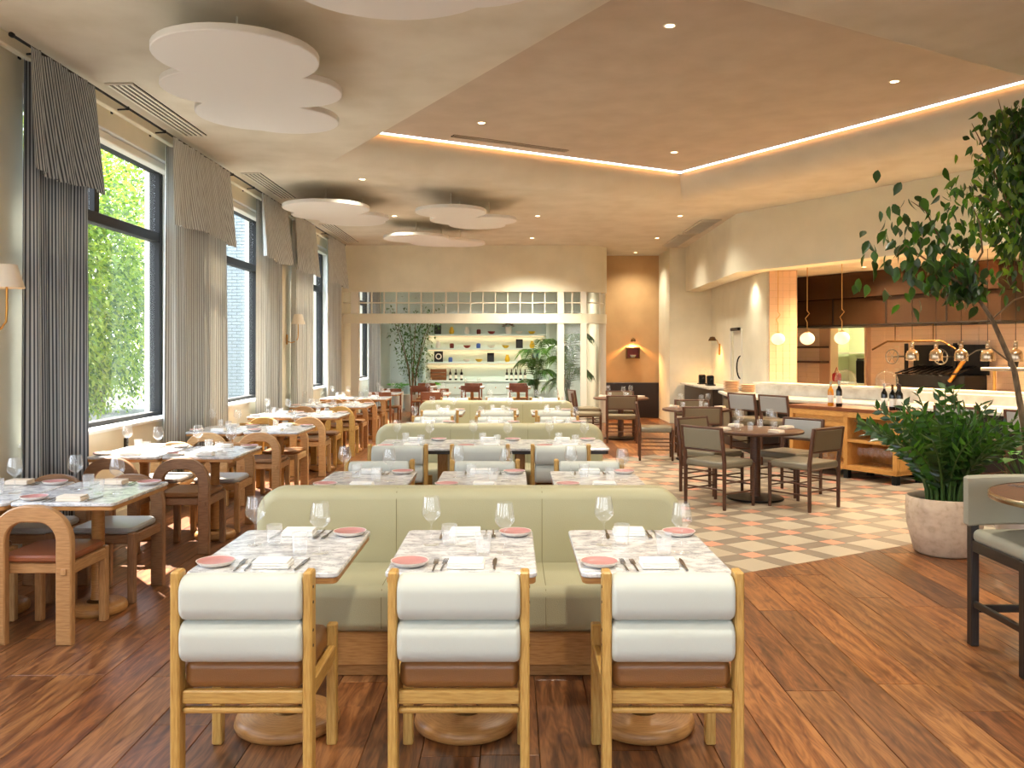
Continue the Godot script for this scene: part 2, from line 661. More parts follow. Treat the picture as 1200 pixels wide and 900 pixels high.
	mat("tile_beige_b", Color(0.71, 0.65, 0.56), 0.42)
	mat("tile_brown", Color(0.57, 0.51, 0.44), 0.4)
	mat("tile_brown_b", Color(0.54, 0.48, 0.415), 0.42)
	mat("tile_coral", Color(0.84, 0.59, 0.48), 0.4)
	mat("grout", Color(0.55, 0.47, 0.37), 0.8)
	mat("wall_tile", Color(0.88, 0.745, 0.61), 0.25)
	mat("wall_tile_b", Color(0.86, 0.72, 0.585), 0.28)
	mat("wall_grout", Color(0.74, 0.59, 0.47), 0.8)
	mat("aqua_paint", Color(0.81, 0.88, 0.87), 0.55)
	mat("aqua_trim", Color(0.82, 0.89, 0.87), 0.5)
	mat("shade_linen", Color(0.88, 0.86, 0.80), 0.8)
	M.shade_linen.backlight_enabled = true
	M.shade_linen.backlight = Color(0.3, 0.28, 0.25)
	m = tri_tex(mat("pot_clay", Color(0.88, 0.80, 0.70), 0.8), noise_tex(0.02, [[0.0, Color(0.80, 0.74, 0.68)], [0.4, Color(0.94, 0.91, 0.88)], [1.0, Color(1, 1, 0.99)]], 512, 44, FastNoiseLite.TYPE_SIMPLEX_SMOOTH, 6), Vector3(1.4, 1.4, 1.4))
	mat("pot_white", Color(0.86, 0.84, 0.80), 0.6)
	mat("soil", Color(0.30, 0.26, 0.22), 0.9)
	for e in [["leaf_dark", Color(0.085, 0.18, 0.075), 0.3], ["leaf_mid", Color(0.15, 0.28, 0.09), 0.4], ["leaf_bright", Color(0.20, 0.46, 0.12), 0.4], ["leaf_olive", Color(0.30, 0.40, 0.14), 0.5], ["leaf_tree_a", Color(0.38, 0.48, 0.16), 0.6], ["leaf_tree_b", Color(0.19, 0.30, 0.08), 0.6], ["leaf_tree_c", Color(0.47, 0.53, 0.21), 0.6], ["leaf_red", Color(0.35, 0.07, 0.08), 0.6]]:
		m = mat(e[0], e[1], e[2])
		m.backlight_enabled = true
		m.backlight = Color(e[1].r * 1.2 + 0.1, e[1].g * 1.2 + 0.12, e[1].b)
	mat("stem_green", Color(0.25, 0.36, 0.14), 0.5)
	m = tri_tex(mat("bark", Color(0.62, 0.52, 0.40), 0.85), noise_tex(0.03, [[0.0, Color(0.5, 0.48, 0.45)], [1.0, Color(1, 1, 1)]], 256, 45), Vector3(3, 0.8, 3))
	mat("bark_dark", Color(0.26, 0.20, 0.15), 0.85)
	mat("bottle_dark", Color(0.035, 0.04, 0.03), 0.12)
	mat("bottle_amber", Color(0.80, 0.52, 0.14), 0.15)
	mat("bottle_label", Color(0.92, 0.90, 0.85), 0.6)
	mat("bottle_cap", Color(0.75, 0.73, 0.70), 0.35, 0.3)
	mat("bottle_cap_red", Color(0.16, 0.05, 0.05), 0.4)
	mat("red_vinyl", Color(0.70, 0.12, 0.14), 0.5)
	mat("yellow_glaze", Color(0.86, 0.70, 0.14), 0.4)
	mat("blue_glaze", Color(0.22, 0.36, 0.66), 0.4)
	mat("red_glaze", Color(0.55, 0.17, 0.14), 0.4)
	mat("white_glaze", Color(0.90, 0.89, 0.86), 0.35)
	mat("book_black", Color(0.06, 0.06, 0.07), 0.5)
	mat("paper", Color(0.90, 0.88, 0.84), 0.7)
	mat("pink_blur", Color(0.75, 0.55, 0.50), 0.7)
	mat("brick_white", Color(0.56, 0.60, 0.615), 0.8)
	mat("mortar", Color(0.33, 0.36, 0.38), 0.9)
	mat("asphalt", Color(0.42, 0.42, 0.40), 0.9)
	var st := stripe_picture(Color(0.72, 0.75, 0.77), Color(0.27, 0.30, 0.34), 16, 7)
	m = mat("curtain_stripe", Color.WHITE, 0.85)
	m.albedo_texture = st
	m.backlight_enabled = true
	m.backlight = Color(0.25, 0.23, 0.20)
	m = mat("curtain_pale", Color.WHITE, 0.85)
	m.albedo_texture = stripe_picture(Color(0.83, 0.84, 0.83), Color(0.57, 0.57, 0.56), 16, 6)
	m.backlight_enabled = true
	m.backlight = Color(0.35, 0.33, 0.29)
	for i in 4:
		var tx := plank_picture(100 + i * 7, [Color(0.61, 0.41, 0.245), Color(0.57, 0.375, 0.22), Color(0.66, 0.455, 0.27), Color(0.53, 0.345, 0.21)][i], [Color(0.34, 0.19, 0.10), Color(0.29, 0.16, 0.085), Color(0.39, 0.22, 0.11), Color(0.26, 0.145, 0.08)][i])
		for j in 3:
			m = mat("plank_%d" % (i * 3 + j), [Color(1, 1, 1), Color(0.9, 0.88, 0.86), Color(1.0, 0.95, 0.9)][j], 0.34)
			m.albedo_texture = tx
	mat("plank_gap", Color(0.10, 0.055, 0.03), 0.9)


# ---------------------------------------------------------------- the room
func _ready() -> void:
	rng.seed = 7
	# camera: level, lens shifted down so that upright lines stay upright
	var cam := Camera3D.new()
	cam.name = "camera"
	cam.projection = Camera3D.PROJECTION_FRUSTUM
	cam.near = 0.05
	cam.far = 200.0
	cam.size = 900.0 / 1030.0 * cam.near
	cam.frustum_offset = Vector2(0, -39.0 / 1030.0 * cam.near)
	cam.position = Vector3(0, EYE, 0)
	add_child(cam)
	cam.current = true
	# sky and exposure
	var sky := ProceduralSkyMaterial.new()
	sky.sky_top_color = Color(0.78, 0.85, 0.94)
	sky.sky_horizon_color = Color(0.95, 0.96, 0.96)
	sky.ground_horizon_color = Color(0.80, 0.80, 0.78)
	sky.ground_bottom_color = Color(0.40, 0.39, 0.36)
	sky.sky_energy_multiplier = 1.0
	sky.ground_energy_multiplier = 1.0
	var env := Environment.new()
	env.background_mode = Environment.BG_SKY
	env.sky = Sky.new()
	env.sky.sky_material = sky
	env.background_energy_multiplier = 6.0
	env.tonemap_mode = Environment.TONE_MAPPER_LINEAR
	env.tonemap_exposure = 1.5
	env.sdfgi_enabled = true
	env.ssao_enabled = true
	env.ssil_enabled = true
	var we := WorldEnvironment.new()
	we.name = "world_environment"
	we.environment = env
	add_child(we)
	# sun: high, ahead and to the left, shining in through the windows towards the camera
	var sun := DirectionalLight3D.new()
	sun.name = "sun"
	sun.light_color = Color(1.0, 0.96, 0.90)
	sun.light_energy = 7.0
	sun.light_angular_distance = 0.6
	sun.shadow_enabled = true
	sun.sky_mode = DirectionalLight3D.SKY_MODE_LIGHT_ONLY
	add_child(sun)
	sun.look_at_from_position(Vector3.ZERO, Vector3(1.0, -1.95, 1.25))
	make_materials()
	build_floor()
	build_left_wall()
	build_outer_walls()
	build_ceiling()
	build_partition()
	build_bar_shell()
	build_outside()
	build_things()
	for o in find_children("*", "Light3D", true, false):
		o.shadow_enabled = true


const WOOD_W := 0.235
const TILE := 0.458


func near_edge(x: float) -> float:
	return (4.645 + 0.5 * x) / 0.866


func far_edge(x: float) -> float:
	return near_edge(x) + 13.0 * TILE / 0.866


func plank(m: MB, x0: float, x1: float, a0: float, a1: float, b0: float, b1: float) -> void:
	# a board from the near ends a0, a1 (at x0 and x1) to the far ends b0, b1, its top edges eased
	var e := 0.002
	var g := 0.0012
	var t := [P(x0 + g + e, 0, a0 + g + e), P(x1 - g - e, 0, a1 + g + e), P(x1 - g - e, 0, b1 - g - e), P(x0 + g + e, 0, b0 - g - e)]
	var l := [P(x0 + g, -e, a0 + g), P(x1 - g, -e, a1 + g), P(x1 - g, -e, b1 - g), P(x0 + g, -e, b0 - g)]
	var u := func(p: Vector3) -> Vector2: return Vector2(-p.z / 2.4, (p.x - x0) / WOOD_W)
	m.quad(t[0], t[1], t[2], t[3], Vector3.UP, u.call(t[0]), u.call(t[1]), u.call(t[2]), u.call(t[3]))
	for i in 4:
		var j := (i + 1) % 4
		var d: Vector3 = (l[j] - l[i]).cross(Vector3.UP).normalized()
		if d.dot((l[i] + l[j]) * 0.5 - (t[0] + t[2]) * 0.5) < 0:
			d = -d
		m.quad(t[i], t[j], l[j], l[i], (d + Vector3.UP).normalized(), u.call(t[i]), u.call(t[j]), u.call(l[j]), u.call(l[i]))
		var dn := Vector3(0, -0.018, 0)
		m.quad(l[i], l[j], l[j] + dn, l[i] + dn, d, u.call(l[i]), u.call(l[j]), u.call(l[j]), u.call(l[i]))


func build_floor() -> void:
	var base := struct("floor", MB.new().box(P(2.9, -0.12, 10.0), Vector3(13.4, 0.2, 30.0)), M.plank_gap, "oak board floor with an inset field of patterned tile")
	var rest := {}
	var made := 0
	var c := 0
	var x := WALLX
	while x < 9.4:
		var x1 := x + WOOD_W
		var spans := [[-4.4, 24.9]]
		var slant := x > 0.86
		if slant:
			spans = [[-4.4, 0.0], [0.0, 24.9]]
		for s in spans.size():
			var z: float = -4.4 if s == 0 else 0.0
			var lo0 := -4.4
			var lo1 := -4.4
			var end0 := 24.9
			var end1 := 24.9
			if slant and s == 0:
				end0 = near_edge(x); end1 = near_edge(x1)
			elif slant:
				lo0 = far_edge(x); lo1 = far_edge(x1)
			z = lo0
			z -= rng.randf() * 1.8
			while z < end0:
				var l := 1.5 + rng.randf() * 1.1
				var a0 := maxf(z, lo0)
				var b0 := minf(z + l, end0)
				var a1 := lo1 if z <= lo0 else z
				var b1 := end1 if z + l >= end0 else z + l
				z += l
				if b0 - a0 < 0.05:
					continue
				var k := rng.randi() % 12
				var near: bool = b0 > 2.4 and a0 < 10.5 and x < 5.2 and (x / maxf(b0, 0.1) < 0.62)
				if near and made < 296:
					var m := MB.new()
					m.uo = Vector2(rng.randf(), 0)
					plank(m, x, x1, a0, a1, b0, b1)
					part(base, "plank", m, M["plank_%d" % k])
					made += 1
				else:
					if not rest.has(k):
						rest[k] = MB.new()
					rest[k].uo = Vector2(rng.randf(), 0)
					plank(rest[k], x, x1, a0, a1, b0, b1)
		x = x1
	for k in rest:
		var o := part(base, "far_planks", rest[k], M["plank_%d" % k])
		o.set_meta("kind", "stuff")
	# tile field: beige squares, brown oblongs, coral corners, in the turned frame
	var big := 0.305
	var small := TILE - big
	var bed := PackedVector2Array([Vector2(0.9, -near_edge(0.9)), Vector2(9.4, -near_edge(9.4)), Vector2(9.4, -far_edge(9.4)), Vector2(0.9, -far_edge(0.9))])
	part(base, "tile_bed", MB.new().prism(bed, -0.019, -0.002), M.grout)
	var g := 0.0025
	var kinds := [["beige_tile", Vector2(big, big)], ["brown_tile", Vector2(small, big)], ["brown_tile", Vector2(big, small)], ["coral_tile", Vector2(small, small)]]
	var shapes := []
	for kd in kinds:
		shapes.append(MB.new().box(Vector3(0, -0.009, 0), Vector3(kd[1].x - g, 0.018, kd[1].y - g), 0.0015).done())
	var far := {}
	var count := {}
	for i in 40:
		for j in 13:
			var p0 := 3.78 + i * TILE
			var q0 := 4.645 + j * TILE
			for t in 4:
				var sz: Vector2 = kinds[t][1]
				# coral first at the boundary corner, big squares between
				var pc: float = p0 + (sz.x / 2 if t == 0 or t == 2 else big + small / 2)
				var qc: float = q0 + (sz.y / 2 if t == 0 or t == 1 else big + small / 2)
				var at := K(pc, 0, qc)
				if at.x < 0.95 or at.x > 9.2:
					continue
				var called: String = kinds[t][0]
				var mm: Material = M.tile_coral if t == 3 else (M["tile_beige" + ("_b" if rng.randf() < 0.4 else "")] if t == 0 else M["tile_brown" + ("_b" if rng.randf() < 0.4 else "")])
				var seen: bool = at.x / -at.z < 0.56
				count[called] = count.get(called, 0) + (1 if seen else 0)
				if seen and count[called] <= 295:
					var o := mi(shapes[t], mm)
					o.name = called
					base.add_child(o, true)
					o.transform = Transform3D(TURN, at)
				else:
					if not far.has(mm):
						far[mm] = MB.new()
					far[mm].xf = Transform3D(TURN, at)
					far[mm].box(Vector3(0, -0.009, 0), Vector3(sz.x - g, 0.018, sz.y - g))
	for mm in far:
		part(base, "far_tiles", far[mm], mm).set_meta("kind", "stuff")


const WINDOWS := [[-2.2, 0.8], [2.4, 5.4], [6.55, 9.55], [10.13, 13.13], [14.6, 17.6], [20.0, 23.0]]
const SILL := 0.88
const HEAD := 3.60


func build_left_wall() -> void:
	var m := MB.new()
	var t := 0.34
	var xc := WALLX - t / 2
	m.box(P(xc, SILL / 2, 10.2), Vector3(t, SILL, 29.5))
	m.box(P(xc, (HEAD + 4.6) / 2, 10.2), Vector3(t, 4.6 - HEAD, 29.5))
	var z := -4.55
	for w in WINDOWS + [[24.95, 25.0]]:
		m.box(P(xc, (SILL + HEAD) / 2, (z + w[0]) / 2), Vector3(t, HEAD - SILL, w[0] - z))
		z = w[1]
	struct("wall_left", m, M.wall_plaster, "cream plaster wall with tall black-framed windows")
	var n := 0
	for w in WINDOWS:
		n += 1
		var fr := MB.new()
		var xw := WALLX - 0.2
		var zc: float = (w[0] + w[1]) / 2
		var l: float = w[1] - w[0]
		var f := 0.085
		var root := Node3D.new()
		root.name = "window_%d" % n
		add_child(root)
		root.set_meta("kind", "structure")
		root.set_meta("label", ["black-framed window behind the camera", "black-framed window beside the camera", "large black-framed window filled with green foliage", "black-framed window showing pale brick outside", "narrow-seen black-framed window nearest the glazed partition", "black-framed window of the back room"][n - 1])
		root.set_meta("category", "window")
		for zz in [w[0] + f / 2, w[1] - f / 2]:
			part(root, "jamb", MB.new().box(P(xw, (SILL + HEAD) / 2, zz), Vector3(0.11, HEAD - SILL, f), 0.004), M.black_frame)
		part(root, "head", MB.new().box(P(xw, HEAD - f / 2, zc), Vector3(0.11, f, l - 2 * f), 0.004), M.black_frame)
		part(root, "bottom_rail", MB.new().box(P(xw, SILL + 0.035, zc), Vector3(0.11, 0.07, l - 2 * f), 0.004), M.black_frame)
		part(root, "transom_bar", MB.new().box(P(xw, 2.82, zc), Vector3(0.10, 0.10, l - 2 * f), 0.004), M.black_frame)
		part(root, "mullion", MB.new().box(P(xw, (2.87 + HEAD - f) / 2, zc), Vector3(0.10, HEAD - f - 2.87, 0.09), 0.004), M.black_frame)
		part(root, "pane", MB.new().box(P(xw, (SILL + 0.07 + 2.77) / 2, zc), Vector3(0.006, 2.77 - SILL - 0.07, l - 2 * f)), M.pane)
		for s in [-1, 1]:
			part(root, "pane", MB.new().box(P(xw, (2.87 + HEAD - f) / 2, zc + s * (l / 4 - f / 4)), Vector3(0.006, HEAD - f - 2.87, l / 2 - f - 0.05)), M.pane)
		var rv := MB.new()
		# white lining of the opening and the sill board
		for zz in [w[0] + 0.006, w[1] - 0.006]:
			rv.box(P(WALLX - 0.07, (SILL + HEAD) / 2, zz), Vector3(0.14, HEAD - SILL, 0.012))
		rv.box(P(WALLX - 0.07, HEAD - 0.006, zc), Vector3(0.14, 0.012, l - 0.03))
		part(root, "reveal_lining", rv, M.reveal_paint)
		part(root, "sill_board", MB.new().box(P(WALLX - 0.05, SILL + 0.014, zc), Vector3(0.19, 0.03, l + 0.1), 0.005), M.reveal_paint)
		part(root, "blind_cassette", MB.new().box(P(WALLX - 0.075, HEAD - 0.06, zc), Vector3(0.10, 0.08, l - 0.06), 0.01), M.white_paint)
	var cr := MB.new()
	cr.box(P(WALLX + 0.03, CEIL - 0.05, 7.2), Vector3(0.06, 0.10, 23.4), 0.01)
	struct("trim_1", cr, M.wall_plaster, "plain cream cornice above the windows")
	var bb := MB.new()
	bb.box(P(WALLX + 0.009, 0.06, 7.2), Vector3(0.018, 0.12, 23.4), 0.004)
	struct("baseboard_left", bb, M.wall_plaster, "cream skirting board under the windows")


func build_outer_walls() -> void:
	# wall behind the camera with its own windows, right wall, end wall
	var m := MB.new()
	var xs := [[-3.0, -1.0], [-0.2, 1.8], [2.6, 4.6], [5.4, 7.4]]
	var z := -4.4
	m.box(P(2.9, SILL / 2, z - 0.15), Vector3(13.4, SILL, 0.3))
	m.box(P(2.9, (HEAD + 4.6) / 2, z - 0.15), Vector3(13.4, 4.6 - HEAD, 0.3))
	var x := -3.8
	for w in xs + [[9.6, 9.6]]:
		m.box(P((x + w[0]) / 2, (SILL + HEAD) / 2, z - 0.15), Vector3(w[0] - x, HEAD - SILL, 0.3))
		x = w[1]
	struct("wall_behind", m, M.wall_plaster, "plaster wall with four windows behind the camera")
	var n := 10
	for w in xs:
		n += 1
		var root := Node3D.new()
		root.name = "window_%d" % n
		add_child(root)
		root.set_meta("kind", "structure")
		var c: float = (w[0] + w[1]) / 2
		var l: float = w[1] - w[0]
		for s in [-1, 1]:
			part(root, "jamb", MB.new().box(P(c + s * (l / 2 - 0.04), (SILL + HEAD) / 2, z - 0.15), Vector3(0.08, HEAD - SILL, 0.1)), M.black_frame)
		for y in [SILL + 0.04, 2.82, HEAD - 0.04]:
			part(root, "rail", MB.new().box(P(c, y, z - 0.15), Vector3(l - 0.16, 0.08, 0.1)), M.black_frame)
		part(root, "pane", MB.new().box(P(c, (SILL + HEAD) / 2, z - 0.15), Vector3(l - 0.16, HEAD - SILL - 0.1, 0.006)), M.pane)
	struct("wall_right", MB.new().box(P(9.65, 2.3, 3.7), Vector3(0.3, 4.6, 16.5)), M.wall_plaster, "plaster wall closing the room beyond the right edge")
	# end of the side room behind the glazed partition
	struct("wall_back", MB.new().box(P(-0.8, 2.0, 24.6), Vector3(6.2, 4.4, 0.3)), M.aqua_paint, "pale aqua end wall of the back room")


func ceil_poly() -> PackedVector2Array:
	return PackedVector2Array([Vector2(-4.0, 4.7), Vector2(9.8, 4.7), Vector2(9.8, -25.0), Vector2(-4.0, -25.0)])


const TRAY_P0 := 3.4
const TRAY_P1 := 9.0
const TRAY_Q0 := 4.18
const TRAY_Q1 := 10.35
const TRAY_H := 4.22
const COVE := 0.42


func build_ceiling() -> void:
	var u1 := Vector2(0.8660254, -0.5)   # p axis in x/z
	var u2 := Vector2(-0.5, -0.8660254)  # q axis
	var m := MB.new()
	var all := ceil_poly()
	m.prism(clip(all, u1, TRAY_P0), CEIL, CEIL + 0.18)
	m.prism(clip(all, -u1, -TRAY_P1), CEIL, CEIL + 0.18)
	var mid := clip(clip(all, -u1, -TRAY_P0), u1, TRAY_P1)
	m.prism(clip(mid, u2, TRAY_Q0), CEIL, CEIL + 0.18)
	m.prism(clip(mid, -u2, -TRAY_Q1), CEIL, CEIL + 0.18)
	var ce := struct("ceiling", m, M.ceiling_plaster, "warm plaster ceiling with a raised tray lit by coves")
	# raised tray and its risers: far sides curve up to a lit slot, near sides stand upright
	var t := kmb()
	t.box(Vector3((TRAY_P0 + TRAY_P1) / 2, TRAY_H + 0.31, -(TRAY_Q0 + TRAY_Q1) / 2), Vector3(TRAY_P1 - TRAY_P0 + 0.6, 0.14, TRAY_Q1 - TRAY_Q0 + 0.6))
	part(ce, "tray_roof", t, M.tray_plaster)
	t = kmb()
	t.box(Vector3((TRAY_P0 + TRAY_P1 - COVE - 0.02) / 2, TRAY_H + 0.02, -(TRAY_Q0 + TRAY_Q1 - COVE - 0.02) / 2), Vector3(TRAY_P1 - TRAY_P0 - COVE - 0.02, 0.04, TRAY_Q1 - TRAY_Q0 - COVE - 0.02))
	part(ce, "tray", t, M.tray_plaster)
	t = kmb()
	t.box(Vector3(TRAY_P0 - 0.05, CEIL + 0.3, -(TRAY_Q0 + TRAY_Q1) / 2), Vector3(0.1, 0.6, TRAY_Q1 - TRAY_Q0 + 0.4))
	t.box(Vector3((TRAY_P0 + TRAY_P1) / 2, CEIL + 0.3, -TRAY_Q0 + 0.05), Vector3(TRAY_P1 - TRAY_P0 + 0.4, 0.6, 0.1))
	part(ce, "riser", t, M.ceiling_plaster)
	# curved coves on the two far sides
	var rows := []
	for i in 13:
		# quarter ellipse: flat where it meets the lower ceiling, upright at the slot
		var a := PI / 2 * i / 12.0
		var o := -COVE * sin(a)
		var h := CEIL + (TRAY_H - 0.022 - CEIL) * (1.0 - cos(a))
		rows.append(Vector2(o, h))
	t = kmb()
	var ra := []
	for r in rows:
		ra.append([Vector3(TRAY_P0, r.y, -(TRAY_Q1 + r.x)), Vector3(TRAY_P1 + r.x, r.y, -(TRAY_Q1 + r.x))])
	t.sheet(ra)
	part(ce, "cove", t, M.ceiling_plaster)
	t = kmb()
	ra = []
	for r in rows:
		ra.append([Vector3(TRAY_P1 + r.x, r.y, -(TRAY_Q1 + r.x)), Vector3(TRAY_P1 + r.x, r.y, -TRAY_Q0)])
	t.sheet(ra)
	part(ce, "cove", t, M.ceiling_plaster)
	# light strips in the slot
	var led := glow("led_glow", Color(1.0, 0.80, 0.56), 1.05)
	var pe := TRAY_P1 - COVE + 0.03
	var qe := TRAY_Q1 - COVE + 0.03
	var lt := thing("cove_light", "thin warm light line along the coved edge of the ceiling tray above the tables", "cove light")
	part(lt, "light_strip", kmb().box(Vector3((TRAY_P0 + pe) / 2, TRAY_H - 0.011, -qe), Vector3(pe - TRAY_P0 - 0.1, 0.006, 0.012)), led)
	var lt2 := thing("cove_light", "thin warm light line along the coved edge of the ceiling tray facing the bar", "cove light")
	part(lt2, "light_strip", kmb().box(Vector3(pe, TRAY_H - 0.011, -(TRAY_Q0 + qe) / 2), Vector3(0.012, 0.006, qe - TRAY_Q0 - 0.1)), led)
	for e in [[K((TRAY_P0 + pe) / 2, TRAY_H - 0.03, qe - 0.06), pe - TRAY_P0 - 0.2, 0.0, lt], [K(pe - 0.06, TRAY_H - 0.03, (TRAY_Q0 + qe) / 2), qe - TRAY_Q0 - 0.2, PI / 2, lt2]]:
		var al := AreaLight3D.new()
		al.name = "cove_area_light"
		al.area_size = Vector2(e[1], 0.02)
		al.light_color = Color(1.0, 0.66, 0.36)
		al.light_energy = 0.14
		e[3].add_child(al)
		al.position = e[0]
		# shines outward and down onto the cove
		al.basis = Basis(Vector3.UP, deg_to_rad(30.0) - e[2]) * Basis(Vector3.RIGHT, deg_to_rad(-35.0))


func pane_grid(root: Node3D, x0: float, x1: float, cols: int, d: float, y0: float, y1: float) -> void:
	var w := (x1 - x0) / cols
	for i in cols + 1:
		if i > 0 and i < cols:
			part(root, "muntin", MB.new().box(P(x0 + i * w, (y0 + y1) / 2, d), Vector3(0.028, y1 - y0, 0.05), 0.004), M.white_paint)
	part(root, "muntin", MB.new().box(P((x0 + x1) / 2, (y0 + y1) / 2, d), Vector3(x1 - x0, 0.028, 0.05), 0.004), M.white_paint)
	for i in cols:
		for k in 2:
			part(root, "pane", MB.new().box(P(x0 + (i + 0.5) * w, lerpf(y0, y1, 0.25 + 0.5 * k), d), Vector3(w - 0.03, (y1 - y0) / 2 - 0.03, 0.005)), M.pane)


func build_partition() -> void:
	var d := 19.0
	var y0 := 2.40
	var y1 := 2.87
	var yb := 2.19
	var xe := 1.50   # where the wall begins to curve back
	var cr := 0.60
	var m := MB.new()
	m.box(P((WALLX + xe) / 2, (y1 + CEIL) / 2, d), Vector3(xe - WALLX, CEIL - y1, 0.14))
	# curved upper wall and beam
	var arcs := []
	for i in 13:
		var a := PI / 2 * i / 12.0
		arcs.append([Vector2(xe + sin(a) * cr, d - 0.07 + cr - cos(a) * cr), Vector2(xe + sin(a) * (cr - 0.14), d - 0.07 + cr - cos(a) * (cr - 0.14))])
	for yy in [[y1, CEIL], [yb, y0]]:
		var poly := PackedVector2Array()
		for a in arcs:
			poly.append(Vector2(a[0].x, -a[0].y))
		poly.append(Vector2(xe + cr, -24.5))
		poly.append(Vector2(xe + cr - 0.14, -24.5))
		for i in range(arcs.size() - 1, -1, -1):
			poly.append(Vector2(arcs[i][1].x, -arcs[i][1].y))
		m.prism(poly, yy[0], yy[1], 0.0, 60.0)
	m.box(P((WALLX + xe) / 2, (yb + y0) / 2, d), Vector3(xe - WALLX, y0 - yb, 0.16))
	var root := struct("wall_partition", m, M.wall_plaster, "cream glazed partition with a band of small panes and a rounded corner")
	for px in [[-3.47, -3.30], [0.978, 1.125], [1.48, 1.61]]:
		part(root, "post", MB.new().box(P((px[0] + px[1]) / 2, yb / 2, d), Vector3(px[1] - px[0], yb, 0.15), 0.006), M.white_paint)
		part(root, "transom_post", MB.new().box(P((px[0] + px[1]) / 2, (y0 + y1) / 2, d), Vector3(px[1] - px[0], y1 - y0, 0.15), 0.006), M.white_paint)
	pane_grid(root, WALLX, -3.47, 1, d, y0, y1)
	pane_grid(root, -3.30, 0.978, 16, d, y0, y1)
	pane_grid(root, 1.125, 1.48, 2, d, y0, y1)
	# glass below at the narrow bays, and round the corner
	part(root, "pane", MB.new().box(P((WALLX - 3.47) / 2, yb / 2, d), Vector3(0.17, yb - 0.04, 0.006)), M.pane)
	part(root, "pane", MB.new().box(P(1.30, yb / 2, d), Vector3(0.35, yb - 0.04, 0.006)), M.pane)
	for yy in [[0.06, yb], [y0, (y0 + y1) / 2], [(y0 + y1) / 2, y1]]:
		var rows := [[], []]
		for i in range(2, 13):
			var c: Vector2 = (arcs[i][0] + arcs[i][1]) / 2
			rows[0].append(P(c.x, yy[0], c.y))
			rows[1].append(P(c.x, yy[1], c.y))
		part(root, "pane", MB.new().sheet(rows), M.pane)
	var mt := MB.new()
	var mid := []
	for i in range(2, 13):
		var c: Vector2 = (arcs[i][0] + arcs[i][1]) / 2
		mid.append(P(c.x, (y0 + y1) / 2, c.y))
	mt.tube(mid, 0.015, 4)
	part(root, "muntin", mt, M.white_paint)
	for i in [7, 12]:
		var c: Vector2 = (arcs[i][0] + arcs[i][1]) / 2
		part(root, "muntin", MB.new().box(P(c.x, (y0 + y1) / 2, c.y), Vector3(0.03, y1 - y0, 0.03)), M.white_paint)
	part(root, "post", MB.new().box(P(xe + cr - 0.07, yb / 2, d + cr - 0.02), Vector3(0.12, yb, 0.12), 0.006), M.white_paint)
	part(root, "side_wall", MB.new().box(P(xe + cr - 0.07, CEIL / 2, d + cr + 2.55), Vector3(0.14, CEIL, 4.8)), M.wall_plaster)


